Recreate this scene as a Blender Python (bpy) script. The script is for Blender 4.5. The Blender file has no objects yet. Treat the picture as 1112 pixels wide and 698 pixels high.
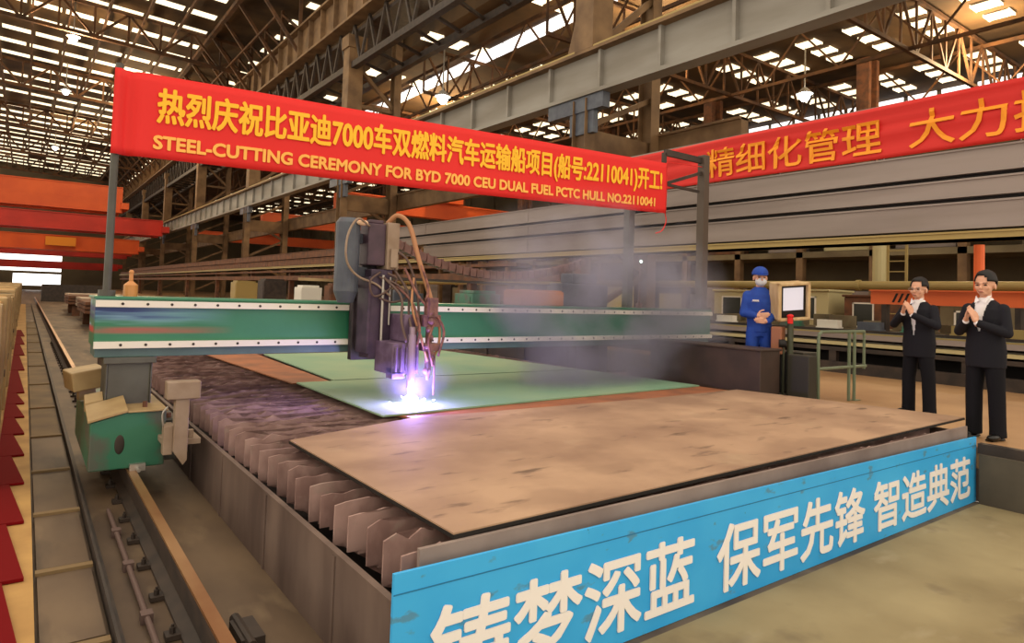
import bpy, bmesh, math, random
from mathutils import Vector, Matrix, Euler
random.seed(7)
S = bpy.context.scene
COL = S.collection
PI = math.pi
R = math.radians

# ------------------------------------------------------------------ camera
cam_d = bpy.data.cameras.new('camera')
cam = bpy.data.objects.new('camera', cam_d); COL.objects.link(cam); S.camera = cam
cam_d.sensor_fit = 'HORIZONTAL'; cam_d.sensor_width = 36.0
cam_d.lens = 719.0 / 1112.0 * 36.0
cam_d.shift_y = -(349.0 - 291.7) / 1112.0
cam_d.clip_start = 0.05; cam_d.clip_end = 600
yaw, pit, rol = R(36.283), R(2.329), R(1.914)
f = Vector((math.sin(yaw) * math.cos(pit), math.cos(yaw) * math.cos(pit), math.sin(pit)))
r0 = Vector((math.cos(yaw), -math.sin(yaw), 0)); u0 = r0.cross(f)
rx = r0 * math.cos(rol) + u0 * math.sin(rol); ux = -r0 * math.sin(rol) + u0 * math.cos(rol)
m = Matrix.Identity(4)
for i in range(3):
    m[i][0] = rx[i]; m[i][1] = ux[i]; m[i][2] = -f[i]
m[0][3], m[1][3], m[2][3] = 0, 0, 1.85
cam.matrix_world = m

# ------------------------------------------------------------------ world, exposure
w = bpy.data.worlds.new('world'); S.world = w; w.use_nodes = True
bg = w.node_tree.nodes['Background']
bg.inputs[0].default_value = (1.0, 0.87, 0.70, 1); bg.inputs[1].default_value = 0.95
S.view_settings.view_transform = 'Standard'; S.view_settings.look = 'None'
S.view_settings.gamma = 1; S.view_settings.use_curve_mapping = False
S.view_settings.exposure = 0.68
try:
    S.cycles.volume_step_rate = 2.0; S.cycles.volume_max_steps = 128
    S.cycles.max_bounces = 8
except Exception: pass

def light(name, kind, loc, energy, color, size=1, rot=(0, 0, 0)):
    d = bpy.data.lights.new(name, kind); d.energy = energy; d.color = color
    if kind == 'AREA': d.shape = 'RECTANGLE'; d.size = size; d.size_y = size
    elif kind == 'SPOT': d.shadow_soft_size = size; d.spot_size = R(130); d.spot_blend = .6
    else: d.shadow_soft_size = size
    o = bpy.data.objects.new(name, d); o.location = loc; o.rotation_euler = rot; COL.objects.link(o); return o
# arc of the torch
light('arc_light', 'POINT', (3.18, 5.94, .86), 44, (.36, .24, 1.0), .04)
# high bay lamps inside the hall
for i, (x, y, z) in enumerate([(2.0, 58, 19), (24, 22, 14), (24, 42, 14), (36, 12, 14), (8, 75, 19), (5, 100, 19)]):
    light('bay_light', 'POINT', (x, y, z), 1500, (1.0, .72, .40), .5)

# ------------------------------------------------------------------ materials
MATS = {}
def mat(name, col, rough=.7, metal=0.0, col2=None, scale=3.0, stretch=(1, 1, 1), bump=0.0, emit=None, es=1.0, contrast=(.35, .65), detail=6, spec=.4):
    if name in MATS: return MATS[name]
    m = bpy.data.materials.new(name); m.use_nodes = True; nt = m.node_tree; N = nt.nodes; L = nt.links
    b = N['Principled BSDF']; b.inputs['Roughness'].default_value = rough; b.inputs['Metallic'].default_value = metal
    b.inputs['Base Color'].default_value = (*col, 1); b.inputs['Specular IOR Level'].default_value = spec
    if col2 is not None or bump:
        tc = N.new('ShaderNodeTexCoord'); mp = N.new('ShaderNodeMapping'); mp.inputs['Scale'].default_value = stretch
        nz = N.new('ShaderNodeTexNoise'); nz.inputs['Scale'].default_value = scale; nz.inputs['Detail'].default_value = detail
        L.new(tc.outputs['Object'], mp.inputs[0]); L.new(mp.outputs[0], nz.inputs['Vector'])
        if col2 is not None:
            cr = N.new('ShaderNodeValToRGB'); cr.color_ramp.elements[0].position = contrast[0]; cr.color_ramp.elements[1].position = contrast[1]
            cr.color_ramp.elements[0].color = (*col, 1); cr.color_ramp.elements[1].color = (*col2, 1)
            L.new(nz.outputs['Fac'], cr.inputs[0]); L.new(cr.outputs[0], b.inputs['Base Color'])
        if bump:
            bp = N.new('ShaderNodeBump'); bp.inputs['Strength'].default_value = bump; bp.inputs['Distance'].default_value = .02
            L.new(nz.outputs['Fac'], bp.inputs['Height']); L.new(bp.outputs[0], b.inputs['Normal'])
    if emit:
        b.inputs['Emission Color'].default_value = (*emit, 1); b.inputs['Emission Strength'].default_value = es
    MATS[name] = m; return m
def layer(m, col, scale, stretch=(1, 1, 1), lo=.55, hi=.62, loc=(0, 0, 0), amount=1.0, detail=4):
    """one more layer of stain over a material's colour"""
    nt = m.node_tree; N = nt.nodes; L = nt.links; b = N['Principled BSDF']
    tc = N.new('ShaderNodeTexCoord'); mp = N.new('ShaderNodeMapping'); mp.inputs['Scale'].default_value = stretch; mp.inputs['Location'].default_value = loc
    nz = N.new('ShaderNodeTexNoise'); nz.inputs['Scale'].default_value = scale; nz.inputs['Detail'].default_value = detail
    mr = N.new('ShaderNodeMapRange'); mr.inputs['From Min'].default_value = lo; mr.inputs['From Max'].default_value = hi; mr.inputs['To Max'].default_value = amount
    mx = N.new('ShaderNodeMix'); mx.data_type = 'RGBA'
    L.new(tc.outputs['Object'], mp.inputs[0]); L.new(mp.outputs[0], nz.inputs['Vector']); L.new(nz.outputs['Fac'], mr.inputs['Value']); L.new(mr.outputs[0], mx.inputs['Factor'])
    src = b.inputs['Base Color']
    if src.links: L.new(src.links[0].from_socket, mx.inputs[6])
    else: mx.inputs[6].default_value = src.default_value
    mx.inputs[7].default_value = (*col, 1)
    L.new(mx.outputs[2], src); return m
def s2l(*c):
    return tuple(((v / 255) / 12.92 if v <= 10 else (((v / 255) + .055) / 1.055) ** 2.4) for v in c)

M_floor = mat('pit_concrete', s2l(132, 116, 82), .75, col2=s2l(162, 146, 108), scale=.9, bump=.15)
layer(M_floor, s2l(165, 150, 118), 2.2, (1, 2, 1), .6, .75, amount=.6)
layer(M_floor, s2l(88, 72, 55), 1.3, (1, 1, 1), .6, .7, (4, 2, 0), .6)
M_trench = mat('trench_floor', s2l(72, 56, 44), .6, col2=s2l(112, 92, 70), scale=1.3, stretch=(1, .5, 1), bump=.2)
layer(M_trench, s2l(132, 112, 86), 3.5, (1, .4, 1), .58, .7, amount=.6)
layer(M_trench, s2l(40, 33, 28), 1.1, (2, .5, 1), .58, .66, (3, 1, 0), .7)
M_upper = mat('upper_floor', s2l(150, 112, 76), .6, col2=s2l(176, 138, 98), scale=.7, bump=.05)
M_plate = mat('tan_steel', s2l(150, 120, 98), .72, col2=s2l(184, 152, 124), scale=1.1, bump=.03, spec=.3)
layer(M_plate, s2l(95, 76, 62), 3.2, (.8, 2.4, 1), .62, .74, amount=.8)
layer(M_plate, s2l(132, 104, 84), 1.6, (1, 1.6, 1), .5, .62, (9, 2, 0), .35)
layer(M_plate, s2l(185, 160, 130), 2.0, (1, 1, 1), .62, .75, (3, 7, 1), .5)
M_green_plate = mat('primer_steel', s2l(118, 158, 132), .65, col2=s2l(150, 172, 138), scale=.6, spec=.3)
M_rust_plate = mat('rust_steel', s2l(170, 105, 68), .6, col2=s2l(135, 88, 62), scale=2.5)
M_slat = mat('burnt_slat', s2l(172, 142, 134), .7, col2=s2l(128, 100, 94), scale=5, stretch=(1, 1, .6), bump=.4)
layer(M_slat, s2l(150, 132, 122), 9, (1, 1, 1), .58, .68, amount=.6)
M_tank = mat('tank_wall', s2l(116, 98, 88), .6, col2=s2l(84, 68, 62), scale=2.0, stretch=(1, 1.5, .5), bump=.1)
M_black = mat('black_edge', s2l(24, 20, 18), .6)
M_dark = mat('dark_steel', s2l(45, 38, 34), .6, col2=s2l(66, 54, 46), scale=4)
M_blue = mat('blue_board', s2l(46, 165, 236), .45, col2=s2l(66, 182, 246), scale=1.4, spec=.4)
layer(M_blue, s2l(90, 130, 150), 6, (1, 1, 2.0), .64, .7, amount=.7)
layer(M_blue, s2l(60, 60, 60), 9, (1.5, 1, 1), .72, .76, (2, 1, 5), .8)
M_white = mat('white_paint', s2l(244, 240, 238), .5)
M_red = mat('red_banner_cloth', s2l(225, 38, 34), .65)
M_red2 = mat('red_far_banner', s2l(205, 38, 32), .65)
M_yel = mat('yellow_letters', s2l(250, 190, 40), .6)
M_yel2 = mat('pale_yellow_letters', s2l(250, 185, 85), .6)
M_green = mat('green_machine', s2l(42, 104, 80), .4, col2=s2l(60, 122, 96), scale=1.5, spec=.5)
layer(M_green, s2l(88, 86, 78), 2.4, (1, 1, 1), .48, .58, (2, 3, 1), .85)
M_gbeam = mat('green_beam', s2l(40, 112, 80), .35, col2=s2l(54, 124, 94), scale=1.2, spec=.5)
M_cream = mat('white_strip', s2l(232, 226, 212), .4)
M_grey = mat('grey_machine', s2l(92, 92, 84), .5, col2=s2l(74, 72, 66), scale=3)
M_greyblue = mat('greyblue_machine', s2l(88, 94, 104), .45, col2=s2l(72, 76, 88), scale=4)
M_underbeam = mat('beam_underside', s2l(104, 132, 128), .4, col2=s2l(84, 110, 110), scale=2)
M_mast = mat('mast_dark', s2l(70, 60, 66), .5, col2=s2l(48, 40, 46), scale=6)
M_tan = mat('tan_housing', s2l(178, 152, 108), .5, col2=s2l(155, 128, 88), scale=4)
M_beige = mat('beige_paint', s2l(160, 140, 122), .5, col2=s2l(140, 118, 98), scale=5)
M_hose = mat('tan_hose', s2l(178, 128, 92), .6)
M_hose2 = mat('dark_hose', s2l(98, 78, 72), .6)
M_rust = mat('rusty', s2l(120, 76, 48), .75, col2=s2l(86, 58, 42), scale=3)
M_metal = mat('bare_metal', s2l(180, 175, 168), .35, metal=.7)
M_rail = mat('rail_steel', s2l(165, 125, 84), .35, metal=.55, col2=s2l(140, 92, 55), scale=3, stretch=(1, .6, 1))
M_girder = mat('girder_grey', s2l(150, 146, 138), .6, col2=s2l(126, 120, 110), scale=.8, stretch=(1, .3, 1.5))
M_girder2 = mat('stack_grey', s2l(148, 136, 130), .6, col2=s2l(118, 106, 100), scale=.7, stretch=(1, .25, 2.5))
layer(M_girder2, s2l(96, 74, 52), .12, (1, 1, 1), .5, .7, (2, 4, 0), .6)
M_col = mat('column_brown', s2l(130, 102, 70), .65, col2=s2l(98, 74, 50), scale=1.2)
M_truss = mat('truss_rust', s2l(98, 64, 34), .8, col2=s2l(60, 40, 24), scale=1.5)
M_roof = mat('roof_sheet', s2l(92, 68, 38), .9, col2=s2l(58, 42, 24), scale=.4)
M_sky = mat('skylight_glow', s2l(240, 235, 220), .6, emit=(1.0, .82, .54), es=1.05)
M_sky2 = mat('clerestory_glow', s2l(240, 240, 240), .6, emit=(.95, .95, .97), es=.95)
M_orange = mat('crane_orange', s2l(215, 92, 36), .5, col2=s2l(198, 78, 32), scale=.4)
M_cranered = mat('crane_red', s2l(192, 44, 28), .5, col2=s2l(168, 36, 24), scale=.4)
M_creamwall = mat('cream_cabin', s2l(190, 178, 132), .6)
M_wall = mat('far_wall', s2l(104, 90, 66), .85, col2=s2l(80, 68, 50), scale=.25)
M_wallp = mat('far_wall_panel', s2l(128, 116, 88), .8, col2=s2l(96, 84, 62), scale=.6)
M_ochre = mat('ochre_block', s2l(198, 156, 92), .7, col2=s2l(166, 126, 72), scale=2.2, bump=.1)
M_safety = mat('dark_red_paint', s2l(112, 8, 14), .8, spec=.1)
M_pipe = mat('yellow_pipe', s2l(162, 140, 84), .5)
M_glass = mat('dark_glass', s2l(52, 54, 48), .2)
M_pants = mat('black_cloth', s2l(20, 20, 26), .85, spec=.2)
M_suit = mat('suit_cloth', s2l(24, 24, 32), .8, spec=.25)
M_shirt = mat('white_shirt', s2l(235, 232, 235), .7)
M_skin = mat('skin', s2l(214, 162, 134), .5)
M_hair = mat('black_hair', s2l(18, 16, 17), .6)
M_overall = mat('blue_workwear', s2l(34, 74, 165), .75, col2=s2l(28, 62, 148), scale=8)
M_shoe = mat('black_leather', s2l(14, 13, 13), .3)
M_mask = mat('pale_mask', s2l(205, 208, 214), .7)
M_fence = mat('green_tube', s2l(110, 122, 98), .45)
M_arc = mat('arc_glow', (1, 1, 1), .5, emit=(.75, .65, 1.0), es=60)
M_lamp = mat('lamp_glow', (1, 1, 1), .5, emit=(.85, .93, 1.0), es=10)
M_screen = mat('screen_glow', s2l(190, 188, 196), .3, emit=s2l(190, 188, 200), es=.45)

# ------------------------------------------------------------------ mesh helpers
def NB(): return bmesh.new()
def box(b, x0, x1, y0, y1, z0, z1, rot=None, piv=None):
    g = bmesh.ops.create_cube(b, size=1)['verts']
    c = Vector(((x0 + x1) / 2, (y0 + y1) / 2, (z0 + z1) / 2)); s = Vector((abs(x1 - x0), abs(y1 - y0), abs(z1 - z0)))
    for v in g: v.co = Vector((v.co.x * s.x, v.co.y * s.y, v.co.z * s.z)) + c
    if rot is not None:
        p = Vector(piv) if piv is not None else c
        Q = Euler(rot).to_matrix()
        for v in g: v.co = Q @ (v.co - p) + p
    return g
def cyl(b, p0, p1, r0, r1=None, n=12, caps=True):
    p0 = Vector(p0); p1 = Vector(p1); r1 = r0 if r1 is None else r1
    d = p1 - p0; L = d.length
    if L < 1e-6: return []
    g = bmesh.ops.create_cone(b, cap_ends=caps, segments=n, radius1=r0, radius2=r1, depth=L)['verts']
    q = d.to_track_quat('Z', 'Y').to_matrix(); c = (p0 + p1) / 2
    for v in g: v.co = q @ v.co + c
    return g
def ball(b, c, r, n=12, scale=(1, 1, 1), rot=None):
    g = bmesh.ops.create_uvsphere(b, u_segments=n, v_segments=max(6, n * 2 // 3), radius=1)['verts']
    Q = Euler(rot).to_matrix() if rot else Matrix.Identity(3)
    for v in g: v.co = Q @ Vector((v.co.x * r * scale[0], v.co.y * r * scale[1], v.co.z * r * scale[2])) + Vector(c)
    return g
def bar(b, p0, p1, w_, h_=None):
    """rectangular bar between two points"""
    h_ = h_ or w_; p0 = Vector(p0); p1 = Vector(p1); d = p1 - p0; L = d.length
    g = bmesh.ops.create_cube(b, size=1)['verts']
    q = d.to_track_quat('Z', 'Y').to_matrix(); c = (p0 + p1) / 2
    for v in g: v.co = q @ Vector((v.co.x * w_, v.co.y * h_, v.co.z * L)) + c
    return g
def prism(b, pts, z0, z1):
    """vertical prism over an xy outline"""
    lo = [b.verts.new((x, y, z0)) for x, y in pts]; hi = [b.verts.new((x, y, z1)) for x, y in pts]
    n = len(pts); b.faces.new(lo[::-1]); b.faces.new(hi)
    for i in range(n): b.faces.new((lo[i], lo[(i + 1) % n], hi[(i + 1) % n], hi[i]))
def extr(b, pts, d):
    """3-d outline pushed along d"""
    lo = [b.verts.new(p) for p in pts]; hi = [b.verts.new(Vector(p) + Vector(d)) for p in pts]; n = len(pts)
    b.faces.new(lo[::-1]); b.faces.new(hi)
    for i in range(n): b.faces.new((lo[i], lo[(i + 1) % n], hi[(i + 1) % n], hi[i]))
def tube(b, pts, r, n=8):
    """smooth hose through points (Catmull-Rom)"""
    P = [Vector(p) for p in pts]; P = [2 * P[0] - P[1]] + P + [2 * P[-1] - P[-2]]; out = []
    for i in range(1, len(P) - 2):
        for k in range(6):
            t = k / 6; a, c, d, e = P[i - 1], P[i], P[i + 1], P[i + 2]
            out.append(.5 * ((2 * c) + (-a + d) * t + (2 * a - 5 * c + 4 * d - e) * t * t + (-a + 3 * c - 3 * d + e) * t ** 3))
    out.append(P[-2]); rings = []
    up = Vector((.13, .31, .94))
    for i, p in enumerate(out):
        d = (out[min(i + 1, len(out) - 1)] - out[max(i - 1, 0)]).normalized()
        a = d.cross(up).normalized(); c = d.cross(a).normalized()
        rings.append([b.verts.new(p + (a * math.cos(2 * PI * j / n) + c * math.sin(2 * PI * j / n)) * r) for j in range(n)])
    for q, s in zip(rings, rings[1:]):
        for j in range(n): b.faces.new((q[j], q[(j + 1) % n], s[(j + 1) % n], s[j]))
    b.faces.new(rings[0][::-1]); b.faces.new(rings[-1])

def obj(name, b, m, parent=None, bevel=0.0, smooth=False, recalc=True):
    if isinstance(b, bmesh.types.BMesh):
        if recalc: bmesh.ops.recalc_face_normals(b, faces=b.faces)
        me = bpy.data.meshes.new(name); b.to_mesh(me); b.free()
    else: me = b
    me.materials.clear(); me.materials.append(m)
    if smooth:
        for p in me.polygons: p.use_smooth = True
    o = bpy.data.objects.new(name, me); COL.objects.link(o)
    if parent is not None:
        o.parent = parent
        o.matrix_parent_inverse = parent_inv(parent)
    if bevel:
        md = o.modifiers.new('bevel', 'BEVEL'); md.width = bevel; md.segments = 2; md.limit_method = 'ANGLE'
    return o
def parent_inv(p):
    q = Matrix.Identity(4)
    while p is not None:
        q = q @ p.matrix_basis.inverted() if False else q
        if p.type == 'EMPTY': return (Matrix.Translation(p.location) @ p.rotation_euler.to_matrix().to_4x4()).inverted()
        p = None
    return q
def tag(o, label, cat, group=None, kind=None):
    o['label'] = label; o['category'] = cat
    if group: o['group'] = group
    if kind: o['kind'] = kind
    return o
def thing(name, label, cat, loc=(0, 0, 0), group=None):
    o = bpy.data.objects.new(name, None); COL.objects.link(o); o.location = loc; o.empty_display_size = .2
    return tag(o, label, cat, group)
def struct(name, b, m, **k):
    o = obj(name, b, m, **k); o['kind'] = 'structure'; return o
def copy_tree(o, loc=None, label=None, parent=None):
    c = o.copy(); COL.objects.link(c)
    if parent is not None: c.parent = parent
    if loc is not None: c.location = loc
    if label: c['label'] = label
    for ch in [x for x in COL.objects if x.parent == o]: copy_tree(ch, parent=c)
    return c

def text_mesh(body, x0, x1, z0, z1, weight=.02, extrude=.004, real=None):
    """letters as a mesh fitted into a rectangle of the xz plane"""
    cu = bpy.data.curves.new('lettering', 'FONT'); cu.body = body; cu.size = 1; cu.offset = weight; cu.extrude = 0
    cu.resolution_u = 3; cu.offset = 0
    o = bpy.data.objects.new('lettering', cu); COL.objects.link(o)
    bpy.context.view_layer.update()
    me = bpy.data.meshes.new_from_object(o.evaluated_get(bpy.context.evaluated_depsgraph_get()))
    bpy.data.objects.remove(o); bpy.data.curves.remove(cu)
    xs = [v.co.x for v in me.vertices]; ys = [v.co.y for v in me.vertices]
    a, b_, c, d = min(xs), max(xs), min(ys), max(ys)
    for v in me.vertices:
        v.co = Vector((x0 + (v.co.x - a) / (b_ - a) * (x1 - x0), 0, z0 + (v.co.y - c) / (d - c) * (z1 - z0)))
    bm = bmesh.new(); h = z1 - z0; lift = 0
    for dx, dz in ((0, 0), (1, 0), (-1, 0), (0, 1), (0, -1), (.7, .7), (-.7, .7), (.7, -.7), (-.7, -.7)):
        n0 = len(bm.verts); bm.from_mesh(me); bm.verts.ensure_lookup_table(); lift += .0003
        for v in bm.verts[n0:]: v.co.x += dx * weight * (real or h); v.co.z += dz * weight * h; v.co.y -= lift
    g = bmesh.ops.extrude_face_region(bm, geom=bm.faces[:])
    for v in g['geom']:
        if isinstance(v, bmesh.types.BMVert): v.co.y -= extrude
    bmesh.ops.recalc_face_normals(bm, faces=bm.faces)
    bm.to_mesh(me); bm.free(); return me

# ================================================================== SETTING
b = NB(); box(b, -.02, 7.57, -4, 2.5, -.2, 0); struct('floor_pit', b, M_floor)
b = NB(); box(b, -14, 7.57, 2.5, 156, -.2, 0); struct('floor_bay', b, M_trench)
b = NB(); box(b, -14, -.02, -4, 2.5, -.2, 0); struct('floor_left', b, M_trench)
b = NB(); box(b, 7.57, 48, -6, 156, .32, .52); struct('floor_upper', b, M_upper)
b = NB(); box(b, 7.575, 7.75, -4, 60, 0, .315); struct('wall_pit_right', b, M_tank)
b = NB(); box(b, 7.55, 7.64, -4, 2.53, .47, .565); struct('trim_1', b, M_dark)
b = NB(); box(b, 7.50, 7.57, -4, 2.5, .0, .47); struct('wall_pit_face', b, mat('pit_face', s2l(92, 84, 70), .7, col2=s2l(68, 60, 50), scale=1.5))

# left bay roof: sheets with long rows of rooflights, slightly pitched
def zr(x): return 22 + .05 * (10.8 - x)
b = NB(); extr(b, [(-14, 42, zr(-14)), (17.6, 42, zr(17.6)), (17.6, 150, zr(17.6)), (-14, 150, zr(-14))], (0, 0, .25)); struct('ceiling_left_bay', b, M_roof)
nw = 0
for k in range(30):
    y = 45.6 + k * 3.78
    b = NB(); x = -9.6
    while x < 10.7:
        x1 = min(x + 2.0 + random.uniform(-.12, .12), 10.8)
        if random.random() > .04:
            extr(b, [(x, y - .46, zr(x) - .03), (x1, y - .46, zr(x1) - .03), (x1, y + .46, zr(x1) - .03), (x, y + .46, zr(x) - .03)], (0, 0, -.04))
        x = x1 + .27
    extr(b, [(15.0, y - .46, zr(15.0) - .03), (16.8, y - .46, zr(16.8) - .03), (16.8, y + .46, zr(16.8) - .03), (15.0, y + .46, zr(15.0) - .03)], (0, 0, -.04))
    nw += 1; struct('window_%d' % nw, b, M_sky)
# right bays: flat roof with sets of three rooflights
b = NB(); box(b, 17.3, 48, 2, 156, 16.0, 16.2); struct('ceiling_right_bay', b, M_roof)
for gx in (19.0, 26.7, 34.95, 43.1):
    for k in range(20):
        y = 8.9 + k * 2.55
        if gx == 26.7 and y < 30: continue
        if gx == 19.0 and (y < 24 or k % 3): continue
        if gx == 34.95 and k % 9 == 7: continue
        b = NB()
        for d in (-1.6, 0, 1.6):
            box(b, gx + d - .40, gx + d + .40, y - .5, y + .5, 15.88, 15.94)
            box(b, gx + d - .44, gx + d + .44, y - .53, y - .5, 15.86, 15.98); box(b, gx + d - .44, gx + d + .44, y + .5, y + .53, 15.86, 15.98)
        nw += 1; struct('window_%d' % nw, b, M_sky)
for gx in (26.7, 34.95, 43.1):
    for k in range(14):
        b = NB(); y = 62 + k * 5
        for d in (-1.6, 0, 1.6): box(b, gx + d - .4, gx + d + .4, y - .5, y + .5, 15.88, 15.94)
        nw += 1; struct('window_%d' % nw, b, M_sky)
b = NB()
for k in range(28): box(b, 20.8, 21.8, 22 + k * 2.0, 23.85 + k * 2.0, 15.86, 15.94)
nw += 1; struct('window_%d' % nw, b, M_sky2)
b = NB()
for k in range(60):
    y = 6 + k * 2.0
    box(b, 46.62, 46.69, y, y + 1.7, 15.3, 15.95)
nw += 1; struct('window_%d' % nw, b, M_sky2)
# walls
b = NB(); box(b, 47, 47.3, -6, 156, .52, 16.0)
for z in (3.2, 5.2, 7.4, 9.6, 12): box(b, 46.8, 47, -6, 156, z, z + .18)
for k in range(28): box(b, 46.75, 47, 2 + k * 5.5, 2.35 + k * 5.5, .52, 14.8)
struct('wall_right', b, M_wall)
b = NB(); box(b, 17.35, 17.6, 12, 150, 16.2, 21.6); struct('wall_upper_divider', b, M_roof)
b = NB()
# far end wall, with a wide doorway and two slots of daylight
Yw = 150
for (x0, x1, z0, z1) in ((-14, -6, 0, 40), (-6, -1.8, 0, 2.95), (5.4, 48, 0, 40), (-6, 5.4, 6.9, 40), (-6, 5.4, 4.15, 5.4), (-6, 5.4, 2.95, 3.45), (-1.8, 5.4, 0, .8)):
    box(b, x0, x1, Yw, Yw + .3, z0, z1)
struct('wall_far', b, M_wall)
b = NB(); 
for (x0, x1, z0, z1) in ((-6, 5.4, 3.45, 4.15), (-6, 5.4, 5.4, 6.9), (-1.8, 5.4, .8, 2.95)): box(b, x0, x1, Yw + .4, Yw + .45, z0, z1)
nw += 1; struct('window_%d' % nw, b, mat('far_daylight', (1, 1, 1), .5, emit=(1, .97, .92), es=1.6))

# ================================================================== TRUSSES, COLUMNS, GIRDERS
ORD = ['nearest', 'second', 'third', 'fourth', 'fifth', 'sixth', 'seventh', 'eighth', 'ninth', 'tenth', 'eleventh', 'twelfth', 'thirteenth', 'fourteenth', 'fifteenth', 'sixteenth', 'seventeenth', 'eighteenth', 'nineteenth', 'twentieth', 'twenty-first', 'twenty-second', 'twenty-third', 'twenty-fourth', 'twenty-fifth', 'twenty-sixth']
def truss(x0, x1, y, z0, z1, n, label, group, w_=.16, rise=0):
    b = NB(); P = lambda i, z: Vector((x0 + (x1 - x0) * i / n, y, z + rise * (n - i) / n))
    bar(b, P(0, z0), P(n, z0), w_ * 1.3); bar(b, P(0, z1), P(n, z1), w_ * 1.3)
    for i in range(n):
        bar(b, P(i, z0), P(i, z1), w_ * .7)
        bar(b, P(i, z0 if i % 2 else z1), P(i + 1, z1 if i % 2 else z0), w_ * .8)
    return tag(obj('roof_truss', b, M_truss), label, 'roof truss', group)
for k, y in enumerate((52, 72, 92, 112, 132)):
    truss(-12, 14, y + 5, 19.3, 21.6, 12, 'rust brown roof truss over the long left bay, %s from the camera' % ORD[k], 'roof trusses of the left bay', .2, rise=1.2)
for k, y in enumerate((13, 22, 33, 46, 62, 82, 110)):
    truss(17.6, 45.5, y, 13.2, 15.7, 18, 'rust brown roof truss under the right hand rooflights, %s from the camera' % ORD[k], 'roof trusses of the right bay', .13)
for k, x in enumerate((-7.4, -5.1, -2.8, -.55, 1.75, 4.0, 6.3, 8.6)):
    b = NB(); bar(b, (x, 44, zr(x) - .55), (x, 150, zr(x) - .55), .13, .3)
    tag(obj('roof_purlin', b, M_truss), 'thin brown purlin running the length of the left roof, %s from the left' % ORD[k], 'purlin', 'purlins of the left bay')
for k, x in enumerate((19.5, 30.6, 39.2)):
    b = NB(); bar(b, (x, 3, 13.2), (x, 150, 13.2), .1, .16); bar(b, (x, 3, 15.5), (x, 150, 15.5), .12, .2)
    for q in range(22): bar(b, (x, 4 + q * 4, 13.2), (x, 6 + q * 4, 15.5), .08); bar(b, (x, 6 + q * 4, 15.5), (x, 8 + q * 4, 13.2), .08)
    tag(obj('lattice_girder', b, M_truss), 'light lattice girder along the right bay roof, %s from the main crane girder' % ORD[k], 'roof truss', 'lattice girders of the right bay')
# edge lattice of the left roof, above the columns
b = NB()
for q in range(25):
    y = 44 + q * 4
    bar(b, (10.9, y, 21.6), (14, y, 17.6), .2); bar(b, (10.9, y, 21.6), (14, y + 4, 20.6), .14); bar(b, (14, y, 21.8), (14, y, 17), .2)
    bar(b, (14, y, 19.2), (14, y + 4, 21.5), .16)
bar(b, (10.9, 44, 21.5), (10.9, 150, 21.5), .3); bar(b, (12.4, 44, 19.6), (12.4, 150, 19.6), .16)
tag(obj('eaves_bracing', b, M_truss), 'dark rust bracing along the right edge of the left bay roof', 'bracing')

# twin-leg crane columns
cols = [15.5, 35.3, 55, 75, 95, 115, 135]
for k, y in enumerate(cols):
    t = thing('crane_column', 'brown twin-leg steel column carrying the crane girders, %s from the camera' % ORD[k], 'column', (15.5, y, .52), 'twin-leg columns between the bays')
    for j, x in enumerate((14.0, 17.0)):
        b = NB(); w_ = .42
        box(b, x - w_ / 2, x + w_ / 2, y - .3, y - .27, .52, 8.1 if j == 0 else 21.8); box(b, x - w_ / 2, x + w_ / 2, y + .27, y + .3, .52, 8.1 if j == 0 else 21.8)
        box(b, x - .03, x + .03, y - .27, y + .27, .52, 8.1 if j == 0 else 21.8)
        obj('column_leg', b, M_col, t)
    b = NB(); z = 1.2; s = 1
    while z < 7.4:
        bar(b, (14.0, y, z if s > 0 else z + 1.5), (17.0, y, z + 1.5 if s > 0 else z), .16); z += 1.5; s = -s
    box(b, 14, 17, y - .12, y + .12, 6.3, 7.2)
    obj('lacing', b, M_col, t)
    b = NB(); box(b, 13.9, 14.75, y - .42, y + .42, 9.72, 16.0); box(b, 13.8, 14.9, y - .5, y + .5, 15.4, 16.1)
    extr(b, [(14.0, y - .1, 9.7), (14.0, y + .9, 9.7), (14.0, y + .42, 11.2), (14, y - .1, 11.2)], (.7, 0, 0))
    obj('upper_shaft', b, M_col, t)
    b = NB(); bar(b, (14.75, y, 10.2), (17, y, 12.2), .2); bar(b, (17, y, 12.4), (14.75, y, 14.4), .2); bar(b, (14.7, y, 12.3), (17, y, 12.3), .2)
    obj('upper_bracing', b, M_col, t)
for k, y in enumerate((18.2, 28.7, 39.2, 50, 62, 80)):
    t = thing('laced_column', 'rust brown laced column under the right bay roof, %s from the camera' % ORD[k], 'column', (38, y, .52), 'columns of the right bay')
    for x in (37.55, 38.45):
        b = NB(); box(b, x - .15, x + .15, y - .35, y + .35, .52, 15.9); obj('column_leg', b, M_rust, t)
    b = NB(); z = .8
    while z < 15: bar(b, (37.6, y, z), (38.4, y, z + .9), .1); z += .9
    box(b, 37.6, 38.4, y - .05, y + .05, .52, 15.9); obj('lacing', b, M_rust, t)

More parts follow.
